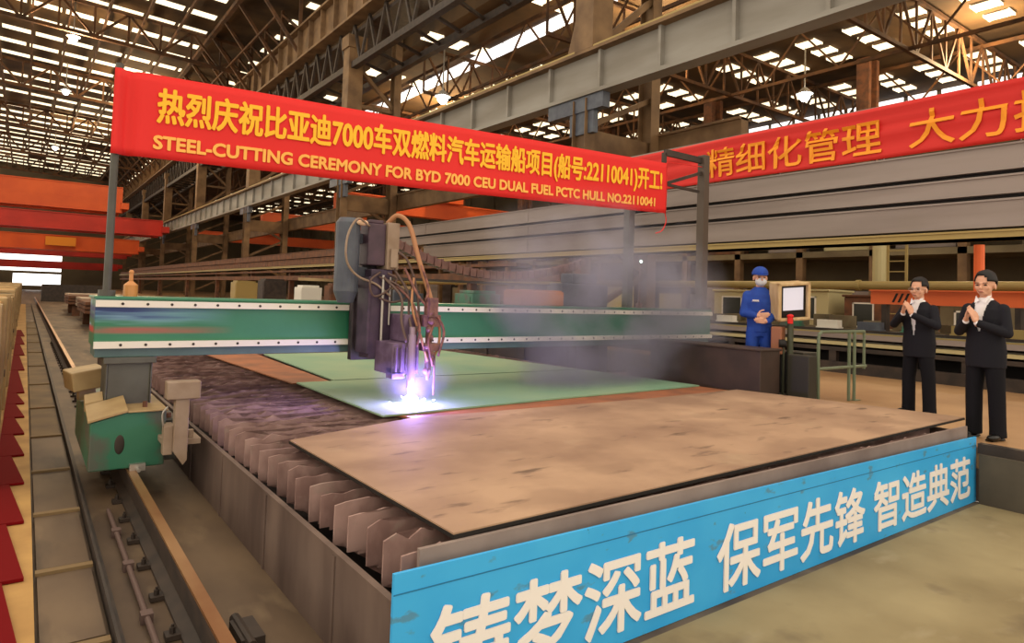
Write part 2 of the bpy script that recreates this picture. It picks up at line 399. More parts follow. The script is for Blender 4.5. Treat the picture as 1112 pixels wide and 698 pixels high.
# main crane girder (I section with stiffeners), X = 14
t = thing('crane_girder', 'grey riveted crane girder running the length of the hall above both banners', 'crane girder', (14, 5, 8.2))
b = NB(); box(b, 14.0, 14.06, 2, 150, 8.3, 9.5); obj('web', b, M_girder, t)
b = NB(); box(b, 13.78, 14.3, 2, 150, 8.18, 8.3); obj('bottom_flange', b, M_girder, t)
b = NB(); box(b, 13.7, 14.4, 2, 150, 9.5, 9.6); obj('top_flange', b, M_col, t)
b = NB(); box(b, 13.92, 14.0, 2, 150, 9.66, 9.78); box(b, 14.3, 15.2, 2, 150, 9.6, 9.66); box(b, 14.6, 14.68, 2, 150, 9.9, 10.0); obj('crane_rail', b, M_pipe, t)
b = NB()
for k in range(62):
    y = 2.7 + k * 2.4
    box(b, 13.84, 14.0, y - .05, y + .05, 8.3, 9.5)
obj('stiffener', b, M_girder, t)['kind'] = 'stuff'
# short corbel beams beneath
for k, y in enumerate(cols[:5]):
    b = NB(); box(b, 13.85, 14.15, y - 1.0, y + 1.6, 7.7, 8.17); box(b, 13.9, 14.1, y - .55, y + .55, 7.0, 7.7)
    tag(obj('corbel', b, M_greyblue), 'blue-grey corbel under the crane girder at the %s column' % ORD[k], 'corbel', 'corbels under the crane girder')
# upper girder, far
t = thing('high_crane_girder', 'brown ribbed crane girder high above the left part of the banner', 'crane girder', (14, 30, 16.2))
b = NB(); box(b, 14.0, 14.08, 24, 150, 16.9, 18.9); obj('web', b, M_col, t)
b = NB(); box(b, 13.6, 14.4, 24, 150, 16.75, 16.9); box(b, 13.6, 14.4, 24, 150, 18.9, 19.05); obj('flange', b, M_col, t)
b = NB()
for k in range(60): box(b, 13.72, 14.0, 24.5 + k * 2.1, 24.6 + k * 2.1, 16.9, 18.9)
obj('stiffener', b, M_col, t)['kind'] = 'stuff'
b = NB(); bar(b, (14.2, 20, 14.4), (14.2, 150, 14.4), .35); bar(b, (16.4, 20, 14.4), (16.4, 150, 14.4), .35)
for k in range(60): bar(b, (14.2, 22 + 2 * k, 14.4), (14.2, 23 + 2 * k, 16.7), .14); bar(b, (14.2, 23 + 2 * k, 16.7), (14.2, 24 + 2 * k, 14.4), .14); bar(b, (14.2, 22 + 2 * k, 14.4), (16.4, 23 + 2 * k, 14.4), .14)
box(b, 14.3, 16.4, 20, 150, 16.3, 16.5)
obj('walkway_truss', b, M_dark, t)
# long stack of steel box beams at X = 12
zz = [(2.98, 3.10, 11.86, M_pipe, 'narrow brown beam lowest in the long stack above the yard'), (3.15, 3.59, 12.0, M_girder2, 'wide grey box beam just above the lowest brown beam'),
      (3.66, 3.96, 12.0, M_girder2, 'grey box beam second from the top of the long stack'), (4.03, 4.44, 12.0, M_girder2, 'grey box beam topmost of the long stack, below the far banner')]
zz = [(a, c, x, m_, l_, 1, 26.5 if c > 3.7 else 120) for (a, c, x, m_, l_) in zz[:1]] + [(a, c, x, m_, l_, 1, (22, 25, 27)[i]) for i, (a, c, x, m_, l_) in enumerate(zz[1:])]
zz += [(3.13, 3.45, 12.0, M_rust, 'rust brown box beam continuing the long stack far behind the torch', 27.2, 120), (3.5, 3.85, 12.05, M_rust, 'upper rust brown beam of the far half of the stack', 29, 110)]
for (z0, z1, x, mm, lab, ya, yb) in zz:
    b = NB(); box(b, x, x + .6, ya, yb, z0, z1); box(b, x - .025, x + .62, ya, yb, z1 - .03, z1); box(b, x - .03, x + .62, ya, yb, z0, z0 + .02)
    for k in range(int((yb - ya) / 6.3)): box(b, x - .012, x, ya + 2.0 + k * 6.3, ya + 2.04 + k * 6.3, z0, z1 - .03)
    tag(obj('box_beam', b, mm), lab, 'steel beam', 'long stacked beams right of the machine')
b = NB(); box(b, 12.12, 12.5, 1, 22, 3.1, 3.15); box(b, 12.12, 12.5, 1, 22, 3.59, 3.66); box(b, 12.12, 12.5, 1, 25, 3.96, 4.03)
tag(obj('gap_shade', b, M_black), 'black painted shade strips between the layers of stacked beams', 'shade')  # dark filler put in as the shade of the gaps between beams
b = NB(); box(b, 11.95, 12.5, 14, 120, 2.3, 2.55); box(b, 11.9, 12.4, 16, 120, 2.75, 2.85)
tag(obj('cable_trunking', b, M_rust), 'rust brown trunking under the stacked beams behind the gantry', 'trunking')
for k, y in enumerate((13.5, 19, 25, 31, 38, 46, 56, 68, 84, 100)):
    b = NB(); box(b, 12.15, 12.4, y - .12, y + .12, .52, 2.97); box(b, 12.0, 12.6, y - .25, y + .25, .52, .6)
    tag(obj('beam_stand', b, M_rust), 'rusty post holding up the stacked beams, %s behind the gantry' % ORD[k], 'post', 'posts under the stacked beams')

# overhead cranes across the left bay
def crane(y, z0, z1, m, lab, x1=13.4, x0=-13):
    t = thing('overhead_crane', lab, 'overhead crane', (0, y, z0), 'overhead cranes across the bay')
    for j, dy in enumerate((0, 3.2)):
        b = NB(); box(b, x0, x1, y + dy, y + dy + .9, z0, z1); box(b, x0, x1, y + dy - .12, y + dy + 1.02, z1, z1 + .1); box(b, x0, x1, y + dy - .12, y + dy + 1.02, z0 - .1, z0)
        box(b, x0, x1, y + dy - .02, y + dy, z0 + (z1 - z0) * .45, z0 + (z1 - z0) * .5)
        obj('bridge_girder', b, m, t)
    b = NB(); box(b, x1 - .2, x1 + .6, y - .8, y + 5, z0 + .3, z0 + 1.0); obj('end_truck', b, m, t)
    return t
crane(88, 7.6, 9.25, M_cranered, 'deep red overhead crane bridge left of the gantry pole', 12.9)
crane(88.0, 9.95, 12.7, M_orange, 'bright orange overhead crane bridge, uppermost on the left', 8.6)
crane(112, 6.2, 8.1, M_orange, 'orange overhead crane bridge farther off, under the red one')
crane(126, 5.9, 7.4, M_cranered, 'dull red overhead crane bridge above the bright doorway')
crane(138, 4.0, 5.0, M_cranered, 'farthest red crane bridge right above the daylight slot')
b = NB(); box(b, 2.2, 6.0, 86.6, 88.6, 6.8, 7.4); box(b, 2.6, 5.4, 87, 88.4, 7.4, 7.8)
b2 = NB(); box(b2, 2.0, 5.5, 111.2, 111.8, 6.7, 7.9)
b.free()
tag(obj('crane_trolley', b2, mat('trolley_yellow', s2l(225, 140, 40), .5)), 'yellow-orange trolley housing on the far orange crane', 'trolley')
# cranes of the right bay, glimpsed under the main girder
for (y, z, lab) in ((44, 7.53, 'orange crane bridge seen between the columns beyond the torch'), (62, 7.53, 'orange crane bridge seen left of the torch mast'), (90, 7.53, 'orange crane bridge deep in the right bay')):
    b = NB(); box(b, 17.2, 46, y, y + .9, z, z + 1.1); box(b, 17.6, 46, y - .1, y + 1.0, z + 1.1, z + 1.2); box(b, 24, 27, y - .6, y + 1.8, z + 1.2, z + 1.9)
    tag(obj('bay_crane', b, M_orange), lab, 'overhead crane', 'overhead cranes of the right bay')

b = NB(); box(b, 17.25, 17.6, 12, 150, 6.6, 7.5); box(b, 17.15, 17.75, 12, 150, 7.44, 7.52)
tag(obj('runway_beam', b, M_col), 'brown runway beam carrying the orange cranes of the right bay', 'beam')
# mezzanine and yard clutter of the right bay
t = thing('mezzanine', 'beige panelled mezzanine with dark openings beyond the yard pipes', 'mezzanine', (27, 20, .52))
b = NB(); box(b, 27, 30, -4, 60, 3.9, 4.15); box(b, 27, 30, -4, 60, 6.8, 7.1); obj('deck', b, M_wallp, t)
b = NB()
for k in range(20): box(b, 27, 27.3, -3 + k * 3.1, -2.7 + k * 3.1, .52, 6.8)
obj('post', b, M_col, t)
random.seed(3)
for k in range(20):
    for z in (.6, 4.2):
        h = random.uniform(.9, 2.3); b = NB(); box(b, 27.4, 28.4, -2.5 + k * 3.1, -2.5 + k * 3.1 + random.uniform(1.0, 2.5), z, z + h); obj('stored_panel', b, random.choice([M_wallp, M_creamwall, M_rust, M_girder2]), t)
b = NB(); box(b, 29.7, 29.9, -4, 60, .52, 6.8); obj('back_sheet', b, M_wall, t)
b = NB(); cyl(b, (27, -4, 5.2), (27, 60, 5.2), .04); cyl(b, (27, -4, 4.7), (27, 60, 4.7), .04); obj('handrail', b, M_pipe, t)

b = NB(); cyl(b, (17.5, -2, 2.42), (17.5, 40, 2.42), .11, n=14)
for k in range(9): cyl(b, (17.5, -1.5 + k * 5, 2.42), (17.5, -1.4 + k * 5, 2.42), .14, n=14)
tag(obj('service_pipe', b, M_pipe), 'long dull yellow pipe running behind the onlookers heads', 'pipe')
M_orange2 = mat('bright_orange', s2l(240, 118, 62), .5, col2=s2l(225, 104, 52), scale=.8)
t = thing('orange_barrier_beam', 'orange steel beam with black slashes behind the two suited men', 'beam', (16, 4, .52))
b = NB(); box(b, 15.9, 16.1, -3, 7.49, 1.94, 2.24); box(b, 15.82, 16.18, -3, 7.49, 2.24, 2.27); obj('beam', b, M_orange2, t)
for x in range(3):
    b = NB(); y = 7.02 - x * .12; extr(b, [(15.895, y, 1.99), (15.895, y - .05, 1.99), (15.895, y - .14, 2.19), (15.895, y - .09, 2.19)], (-.006, 0, 0)); obj('slash_mark', b, M_black, t)
b = NB(); box(b, 15.9, 16.1, 7.15, 7.25, .52, 1.94); box(b, 15.9, 16.1, 1.0, 1.1, .52, 1.94); box(b, 15.9, 16.1, 4.6, 4.7, .52, 1.94); obj('leg', b, M_dark, t)
b = NB(); cyl(b, (16.31, 5.45, .52), (16.31, 5.45, 3.26), .1, n=12); box(b, 16.2, 16.42, 5.34, 5.56, .52, .56)
tag(obj('orange_post', b, M_orange2), 'upright orange post above the head of the right hand man', 'post')
# ladder
b = NB()
for y in (8.45, 8.95): bar(b, (20, y, .52), (20, y, 4.6), .06)
for k in range(13): bar(b, (20, 8.45, .8 + k * .3), (20, 8.95, .8 + k * .3), .03)
tag(obj('fixed_ladder', b, M_pipe), 'pale vertical ladder beyond the yellow pipe', 'ladder')
b = NB(); cyl(b, (22, 10.1, 2.4), (22, 10.1, 4.1), .2, n=14); cyl(b, (22, 10.1, .52), (22, 10.1, 2.4), .09, n=8)
tag(obj('hanging_drum', b, M_creamwall), 'pale upright cylinder beside the ladder above the pipe', 'cylinder')
def cabin(y0, y1, m, lab, z1=2.25, x=20):
    t = thing('control_cabin', lab, 'cabin', (x, (y0 + y1) / 2, .52), 'small cabins beyond the steel stock')
    b = NB(); box(b, x, x + 1.5, y0, y1, .52, z1); box(b, x - .06, x + 1.55, y0 - .05, y1 + .05, z1, z1 + .07); obj('body', b, m, t, bevel=.02)
    b = NB(); w_ = (y1 - y0); box(b, x - .02, x, y0 + w_ * .3, y0 + w_ * .75, z1 - .85, z1 - .2); obj('window_pane', b, M_glass, t)
    b = NB()
    for (a, c, d, e) in ((.27, .78, -.2, -.16), (.27, .78, -.89, -.85), (.27, .3, -.89, -.16), (.75, .78, -.89, -.16)): box(b, x - .035, x, y0 + w_ * a, y0 + w_ * c, z1 + d, z1 + e)
    obj('window_frame', b, M_cream, t)
cabin(13.3, 14.9, M_creamwall, 'cream cabin with a dark window left of the worker', 2.25)
cabin(10.7, 12.1, M_creamwall, 'cream cabin with a dark window right of the control screen', 2.3)
cabin(9.0, 10.2, M_rust, 'reddish brown cabin between the cream cabins and the orange beam', 2.15)
cabin(6.0, 7.6, M_wallp, 'khaki cabin seen between the two suited men', 2.0)
cabin(3.6, 5.2, M_creamwall, 'pale cabin behind the right hand man', 1.95)
# steel stock rack along the yard
t = thing('stock_rack', 'long dark low rack holding steel sections behind the onlookers', 'rack', (13.8, 8, .52))
b = NB(); box(b, 13.4, 14.8, -3, 30, .95, 1.03); obj('shelf', b, M_dark, t)
b = NB(); box(b, 14.5, 14.7, -3, 30, .52, .95); obj('back_panel', b, M_black, t)
b = NB()
for k in range(14): box(b, 13.42, 13.55, -2.6 + k * 2.4, -2.45 + k * 2.4, .52, .95)
obj('leg', b, M_dark, t)
b = NB(); box(b, 13.3, 13.42, -3, 30, .52, .74); obj('kick_rail', b, M_dark, t)
random.seed(11)
stockc = [M_creamwall, M_girder, M_wallp, M_cream, M_girder2, M_pipe, M_creamwall, M_underbeam]
pos = []; 
for k in range(8):
    x = 13.42 + (k % 4) * .34; z = 1.04 + (k // 4) * .14
    b = NB(); y0 = -3 + random.uniform(0, .5); y1 = 24 + random.uniform(-3, 5)
    h = .1 + .02 * (k % 3); box(b, x, x + .22, y0, y1, z, z + .03); box(b, x, x + .02, y0, y1, z, z + h); box(b, x + .2, x + .22, y0, y1, z, z + h)
    tag(obj('steel_section', b, stockc[k]), ('pale' if k % 2 == 0 else 'dull') + ' channel section lying in the %s layer of the rack, %s from its front' % (('lower', 'upper')[k // 4], ORD[k % 4]), 'steel section', 'steel sections on the long rack')
b = NB()
random.seed(5)
for k in range(40):
    y = -1 + k * .62
    c = box(b, 16.5, 16.9, y, y + random.uniform(.2, .5), 1.35, 1.5 + random.uniform(0, .15))
box(b, 16.4, 17.1, -2, 26, 1.22, 1.34); 
for k in range(10): box(b, 16.5, 16.6, -1.5 + k * 2.8, -1.4 + k * 2.8, .52, 1.22)
tag(obj('parts_bench', b, M_wallp), 'long bench crowded with small parts beyond the stock rack', 'bench')
for k in range(26):
    y = -.6 + k * .95; b = NB(); box(b, 15.3, 15.5, y, y + .5, 1.35, 1.35 + random.uniform(.1, .22)); box(b, 15.28, 15.52, y - .02, y + .52, 1.34, 1.37)
    mm = random.choice([M_green, M_orange, M_pipe, M_cream, M_rust, M_greyblue]); nm = {M_green: 'green', M_orange: 'orange', M_pipe: 'mustard', M_cream: 'white', M_rust: 'brown', M_greyblue: 'slate'}[mm]
    tag(obj('parts_bin', b, mm), '%s parts bin on the narrow shelf, %s from the right end of the row' % (nm, ORD[k] if k else 'first'), 'bin', 'small bins beyond the stock rack')
b = NB(); box(b, 15.25, 15.55, -2, 26, 1.28, 1.338)
for k in range(10): box(b, 15.35, 15.45, -1.5 + k * 2.8, -1.4 + k * 2.8, .52, 1.28)
tag(obj('bin_shelf', b, M_dark), 'narrow dark shelf carrying the row of small bins', 'shelf')

# ================================================================== LEFT EDGE
b = NB(); box(b, -.55, .13, 1.0, 60, 0, .06); tag(obj('ochre_kerb', b, M_ochre), 'ochre concrete kerb at the bottom left corner', 'kerb')
random.seed(2)
y = 2.6; k = 0
while y < 46 and k < 14:
    L = 1.15 if y < 12 else 3.2
    b = NB(); xw = -.3 if y < 5.8 else -.13; extr(b, [(xw, y, .064), (xw, y + L * .985, .064), (-.02, y + L * .985, .064), (.085, y, .064)], (0, 0, .02))
    tag(obj('red_wedge', b, M_safety), 'dark red triangular wedge on the ochre kerb, %s from the bottom corner' % ORD[k], 'wedge', 'red triangular wedges along the kerb'); y += L; k += 1
y = 7.0; k = 0
while y < 60 and k < 14:
    L = 2.4 if y < 16 else 5.0; h = 1.56 + random.uniform(-.05, .06)
    t = thing('ochre_block', 'tall ochre block wall segment at the left edge, %s from the camera' % ORD[k], 'block', (-.7, y, .06), 'ochre blocks along the left edge')
    b = NB(); box(b, -1.6, -.18, y, y + L - .1, .062, h); obj('block_body', b, M_ochre, t, bevel=.03)
    b = NB(); box(b, -1.63, -.14, y, y + .22, .062, h + .02); obj('edge_rib', b, M_tan, t, bevel=.01)
    b = NB(); box(b, -1.63, -.14, y + L - .4, y + L - .15, .062, h + .03); obj('edge_rib', b, M_tan, t, bevel=.01)
    b = NB(); cyl(b, (-.18, y + L * .4, .9), (-.15, y + L * .4, .9), .05); cyl(b, (-.18, y + L * .7, .6), (-.15, y + L * .7, .6), .05); obj('lifting_eye', b, M_dark, t)
    y += L; k += 1
# cover plates between kerb and rail
random.seed(9); y = 3.0; k = 0
while y < 34 and k < 14:
    L = [1.0, 1.1, 1.25, 1.4, 1.7, 2.1, 2.6, 3.0, 3.2, 3.2, 3.4, 3.6, 4, 4][k]
    t = thing('cover_plate', 'dark ribbed trench cover plate beside the ochre kerb, %s from the bottom edge' % ORD[k], 'cover plate', (.3, y, 0), 'trench cover plates along the rail')
    b = NB(); box(b, .15, .43, y, y + L - .06, .002, .045); obj('plate', b, M_trench if k < 5 else mat('dusty_cover', s2l(120, 98, 66), .7, col2=s2l(92, 74, 52), scale=2), t)
    b = NB(); box(b, .14, .44, y + L - .12, y + L - .06, .045, .065); obj('edge_bar', b, mat('edge_bar_brown', s2l(120, 98, 66), .7), t)
    y += L; k += 1
b = NB(); box(b, .47, .50, 1.5, 60, .0, .05); box(b, .455, .47, 1.5, 60, 0, .1); tag(obj('trench_angle', b, M_dark), 'dark steel angle edging the rail trench', 'angle')
# crane rail with clips
t = thing('gantry_rail', 'worn steel rail that carries the gantry, bottom left', 'rail', (.82, 2, 0))
def railp(x, b):
    pts = [(-.07, 0), (.07, 0), (.07, .02), (.012, .05), (.012, .17), (.032, .19), (.032, .225), (-.032, .225), (-.032, .19), (-.012, .17), (-.012, .05), (-.07, .02)]
    extr(b, [(x + px, 1.6, pz + .004) for px, pz in pts], (0, 75, 0))
b = NB(); railp(.82, b); obj('rail_web', b, M_dark, t)
b = NB(); box(b, .789, .851, 1.6, 76.6, .2295, .247); obj('rail_head', b, M_rail, t)
clip0 = None
for k in range(40):
    y = 3.35 + k * .52
    for sx in (-1, 1):
        if clip0 is None:
            b = NB(); x = .82 + sx * .1; box(b, -.035, .035, -.04, .04, 0.004, .03); cyl(b, (0, 0, .03), (0, 0, .06), .016, n=6); cyl(b, (0, 0, .06), (0, 0, .075), .008, n=8)
            clip0 = obj('rail_clip', b, M_dark, t); clip0.location = (x, y, 0); clip0.matrix_parent_inverse = Matrix.Translation(t.location).inverted()
        else:
            c = clip0.copy(); COL.objects.link(c); c.location = (.82 + sx * .105, y + (.07 if sx > 0 else 0), 0)
b = NB(); pts = [(.63, 1.6, .03), (.63, 6.2, .03)]; cyl(b, *pts, .016, n=10)
for y in (3.5, 4.1, 4.9, 5.6): box(b, .60, .66, y, y + .07, .0, .052)
tag(obj('conduit', b, M_hose2), 'thin conduit clamped to the floor left of the near rail', 'conduit')
b = NB(); box(b, .98, 1.1, 3.55, 3.8, .003, .05); cyl(b, (1.02, 3.5, .035), (1.02, 3.85, .035), .028, n=10)
tag(obj('rail_chock', b, M_dark), 'small dark chock on the floor right of the rail', 'chock')
for k, (x, y, w_, h, mm, lab) in enumerate([(10.2, 24, .9, 1.6, M_orange, 'orange machine cabinet behind the gantry beam, near the torch canister'), (10.6, 21.5, 1.2, 1.3, M_greyblue, 'slate blue machine cabinet behind the beam, right of the orange one'),
    (10.4, 27, .8, 1.5, M_rust, 'brown machine cabinet behind the beam, left of the orange one'), (10.5, 31, 1.0, 1.4, M_cream, 'white machine cabinet far behind the beam'), (10.2, 36, 1.2, 1.7, M_dark, 'dark machine cabinet far behind the beam'),
    (10.5, 16.2, 1.0, 1.35, M_green, 'green machine cabinet behind the cable chain'), (10.4, 13.4, 1.1, 1.3, M_cranered, 'red machine cabinet behind the smoke'), (10.5, 43, 1.3, 1.6, M_pipe, 'mustard machine cabinet deep down the hall')]):
    t = thing('machine_cabinet', lab, 'cabinet', (x, y, .52), 'machine cabinets behind the gantry')
    b = NB(); box(b, x, x + w_, y, y + w_, .522, .52 + h); box(b, x + .1, x + w_ - .1, y + .1, y + w_ - .1, .52 + h, .62 + h); obj('cabinet_body', b, mm, t, bevel=.02)
    b = NB(); box(b, x - .02, x, y + .1, y + w_ - .1, .62, .42 + h); obj('cabinet_door', b, mm, t)
b = NB(); box(b, 7.75, 8.5, 8.6, 34, .522, 1.0); box(b, 7.7, 8.55, 8.55, 34.05, 1.0, 1.05)
for k in range(20): box(b, 7.72, 7.75, 8.8 + k * 1.25, 8.9 + k * 1.25, .522, 1.0)
tag(obj('cable_trough', b, M_dark), 'long dark cable trough beside the far side of the cutting table', 'trough')
b = NB(); box(b, 8.6, 12.0, 8.6, 34, .5215, .56); tag(obj('checker_floor_plate', b, M_dark), 'dark steel floor plating behind the right end of the gantry', 'floor plate')
for k, (y, mm, nm) in enumerate(((10.4, M_greyblue, 'slate'), (11.3, M_cranered, 'red'), (12.1, M_cream, 'white'), (13.0, mat('royal_blue', s2l(60, 80, 190), .5), 'blue'), (13.9, M_cranered, 'second red'), (15.0, M_greyblue, 'far slate'), (16.2, M_orange, 'orange'))):
    t = thing('parts_crate', '%s parts crate standing on the dark trough seen under the gantry beam' % nm, 'crate', (8.0, y, 1.05), 'crates on the cable trough')
    b = NB(); box(b, 7.85, 8.3, y, y + .55, 1.052, 1.25 + .05 * (k % 3)); obj('crate_body', b, mm, t, bevel=.01)
    b = NB(); box(b, 7.83, 8.32, y - .02, y + .57, 1.2, 1.225); obj('crate_rim', b, M_dark, t)
# far clutter beyond the gantry at left
random.seed(21)
for k in range(6):
    y = 18 + k * 6; b = NB(); x = 1.9 + .25 * (k % 2)
    for j in range(3): box(b, x, x + 3.0, y, y + 4.6, .62 + j * .16, .74 + j * .16)
    box(b, x + .2, x + 2.8, y + .2, y + .5, 0, .62); box(b, x + .2, x + 2.8, y + 4, y + 4.3, 0, .62)
    tag(obj('plate_pile', b, M_beige if k % 2 else M_rust), 'pile of steel plates on supports behind the gantry, %s from the camera' % ORD[k], 'plate pile', 'plate piles far behind the gantry')
b = NB(); box(b, 1.2, 6, 70, 71, 0, 1.5); tag(obj('barrier', b, M_dark), 'low dark barrier near the bright far doorway', 'barrier')

# ================================================================== CUTTING TABLE
t = thing('cutting_table', 'long brown steel cutting table with rows of burnt slats', 'cutting table', (4.4, 2.6, 0))
b = NB(); box(b, 1.36, 1.385, 2.58, 17, 0, .5); box(b, 1.355, 1.39, 2.58, 17, .488, .502)
for k in range(12): box(b, 1.352, 1.36, 3.3 + k * 1.2, 3.33 + k * 1.2, .0, .48)
obj('side_wall', b, M_tank, t)
b = NB(); box(b, 1.47, 7.56, 2.62, 2.645, 0, .713); obj('end_wall', b, mat('end_steel', s2l(150, 134, 126), .5, col2=s2l(122, 106, 100), scale=2), t)
b = NB(); box(b, 7.5, 7.55, 2.62, 17, 0, .66); obj('side_wall', b, M_tank, t)
b = NB(); box(b, 1.39, 7.5, 2.6, 17, .12, .16); obj('slag_tray', b, M_black, t)
b = NB()
for x in (2.2, 3.6, 5.0, 6.4): box(b, x - .04, x + .04, 2.62, 17, .3, .4)
obj('slat_bearer', b, M_dark, t)
random.seed(4)
for k in range(68):
    y = 2.70 + k * .205
    b = NB(); xl = 1.425 + random.uniform(-.008, .02); xr = 7.46; n = 90
    top = []
    for i in range(n + 1):
        x = xl + (xr - xl) * i / n
        z = .668 + (.014 if i % 2 else 0) + random.uniform(-.016, .016) - (.02 * random.random() if .1 < random.random() < .25 else 0)
        if i == 0: z = .665
        top.append((x, z))
    nt_ = random.uniform(.45, .485); pts = [(xl + .20, .34), (xr, .34)] + [(x, z) for x, z in top[::-1]] + [(xl, nt_), (xl + .06, nt_), (xl + .06, nt_ - .02), (xl + .20, nt_ - .02)]
    yy = y; skew = random.uniform(-.02, .02)
    lo = [b.verts.new((px, yy + skew * (px - xl) / 6, pz)) for px, pz in pts]; hi = [b.verts.new((px, yy + .012 + skew * (px - xl) / 6, pz)) for px, pz in pts]
    nn = len(pts); b.faces.new(lo); b.faces.new(hi[::-1])
    for i in range(nn): b.faces.new((lo[i], hi[i], hi[(i + 1) % nn], lo[(i + 1) % nn]))
    bmesh.ops.triangulate(b, faces=[fc for fc in b.faces if len(fc.verts) > 6])
    # folded end tab
    if False: box(b, xl - .004, xl + .008, y, y + .15, .42, .668)
    obj('slat', b, M_slat, t)

def plate(name, pts, z0, z1, m, lab, cat='steel plate', edge=True):
    b = NB(); prism(b, pts, z0, z1); o = tag(obj(name, b, m), lab, cat); return o
plate('steel_plate', [(1.66, 2.65), (7.97, 2.79), (7.45, 5.17), (5.69, 5.13), (2.81, 5.26), (1.62, 4.88)], .716, .742, M_plate, 'large tan steel plate lying nearest on the cutting table')
b = NB(); prism(b, [(1.658, 2.646), (7.974, 2.786), (7.454, 5.174), (5.69, 5.134), (2.81, 5.264), (1.615, 4.884)], .714, .734); obj('cut_edge', b, M_black, bpy.data.objects['steel_plate'])['label'] = 'black burnt lower edge of the plate'
plate('rusty_plate', [(2.95, 5.32), (5.6, 5.2), (7.5, 5.2), (7.42, 5.86), (2.75, 5.80)], .694, .708, M_rust_plate, 'narrow orange-brown plate strip between the tan and the green plates')
plate('primed_plate', [(2.67, 5.54), (4.7, 5.66), (7.40, 5.72), (7.15, 7.75), (2.68, 7.93)], .712, .728, M_green_plate, 'green primed plate being cut under the torch')
plate('primed_plate', [(3.16, 7.98), (7.12, 7.80), (6.68, 11.4), (3.31, 11.5)], .712, .728, M_green_plate, 'green primed plate farther back under the gantry beam')
plate('rusty_plate', [(2.44, 12.6), (2.66, 8.02), (3.13, 8.0), (3.28, 12.5)], .694, .709, M_rust_plate, 'orange-brown strip along the left side of the green plates')

# blue board with white characters
t = thing('slogan_board', 'bright blue steel board with large white characters in front of the table', 'slogan board', (4.4, 2.54, 0))
b = NB(); extr(b, [(1.31, 2.545, .003), (7.565, 2.545, .003), (7.565, 2.545, .625), (1.31, 2.545, .665)], (0, .018, 0)); obj('board', b, M_blue, t)
b = NB(); extr(b, [(1.31, 2.543, .575), (7.56, 2.543, .54), (7.56, 2.543, .546), (1.31, 2.543, .581)], (0, .002, 0)); obj('crease', b, mat('crease_blue', s2l(34, 118, 165), .5), t)
for (s, x0, x1, z0, z1) in (('铸梦深蓝', 1.50, 3.27, .075, .475), ('保军先锋', 3.50, 5.33, .07, .47), ('智造典范', 5.49, 7.39, .08, .46)):
    me = text_mesh(s, x0, x1, z0, z1, .022, .004)
    for v in me.vertices: v.co.y += 2.543
    obj('lettering', me, M_white, t)

# ================================================================== GANTRY MACHINE
G = thing('cutting_gantry', 'green gantry cutting machine spanning the table with a plasma torch', 'cutting machine', (.8, 7.0, .25))
b = NB(); box(b, .515, 9.2, 6.92, 7.45, 1.27, 1.715); box(b, .50, 9.21, 6.9, 7.47, 1.70, 1.725); obj('beam', b, M_gbeam, G, bevel=.008)
# smeared paint and scuffs at the left end of the beam are the beam's own colours
layer(M_gbeam, s2l(120, 165, 185), 1.2, (.5, 1, 9), .50, .60, (0, 0, 3), .0)
nt = M_gbeam.node_tree
def smear(col, scale, stretch, lo, hi, loc, xfade):
    N = nt.nodes; L = nt.links; bs = N['Principled BSDF']
    tc = N.new('ShaderNodeTexCoord'); mp = N.new('ShaderNodeMapping'); mp.inputs['Scale'].default_value = stretch; mp.inputs['Location'].default_value = loc
    nz = N.new('ShaderNodeTexNoise'); nz.inputs['Scale'].default_value = scale; nz.inputs['Detail'].default_value = 3
    L.new(tc.outputs['Object'], mp.inputs[0]); L.new(mp.outputs[0], nz.inputs['Vector'])
    mr = N.new('ShaderNodeMapRange'); mr.inputs['From Min'].default_value = lo; mr.inputs['From Max'].default_value = hi; L.new(nz.outputs['Fac'], mr.inputs['Value'])
    sp = N.new('ShaderNodeSeparateXYZ'); L.new(tc.outputs['Object'], sp.inputs[0])
    mx_ = N.new('ShaderNodeMapRange'); mx_.inputs['From Min'].default_value = xfade[0]; mx_.inputs['From Max'].default_value = xfade[1]; mx_.inputs['To Min'].default_value = 1; mx_.inputs['To Max'].default_value = 0
    L.new(sp.outputs['X'], mx_.inputs['Value'])
    mz = N.new('ShaderNodeMapRange'); mz.inputs['From Min'].default_value = xfade[2]; mz.inputs['From Max'].default_value = xfade[3]; L.new(sp.outputs['Z'], mz.inputs['Value'])
    mz2 = N.new('ShaderNodeMapRange'); mz2.inputs['From Min'].default_value = xfade[4]; mz2.inputs['From Max'].default_value = xfade[5]; mz2.inputs['To Min'].default_value = 1; mz2.inputs['To Max'].default_value = 0; L.new(sp.outputs['Z'], mz2.inputs['Value'])
    a = mr.outputs[0]
    for q in (mx_, mz, mz2):
        mu = N.new('ShaderNodeMath'); mu.operation = 'MULTIPLY'; L.new(a, mu.inputs[0]); L.new(q.outputs[0], mu.inputs[1]); a = mu.outputs[0]
    mi = N.new('ShaderNodeMix'); mi.data_type = 'RGBA'; L.new(a, mi.inputs['Factor']); src = bs.inputs['Base Color']; L.new(src.links[0].from_socket, mi.inputs[6]); mi.inputs[7].default_value = (*col, 1); L.new(mi.outputs[2], src)
smear(s2l(130, 175, 195), 1.5, (.4, 1, 6), .45, .6, (1, 0, 2), (.7, 1.7, 1.36, 1.42, 1.66, 1.72))
smear(s2l(30, 55, 120), 1.6, (.5, 1, 8), .42, .58, (5, 0, 1), (.8, 1.6, 1.50, 1.54, 1.62, 1.66))
smear(s2l(200, 60, 70), 1.2, (.4, 1, 5), .38, .55, (2, 0, 7), (.7, 1.7, 1.38, 1.40, 1.43, 1.46))
b = NB(); box(b, .53, 9.19, 6.95, 7.42, 1.175, 1.268); obj('lower_chord', b, M_underbeam, G, bevel=.005)
bolt0 = None
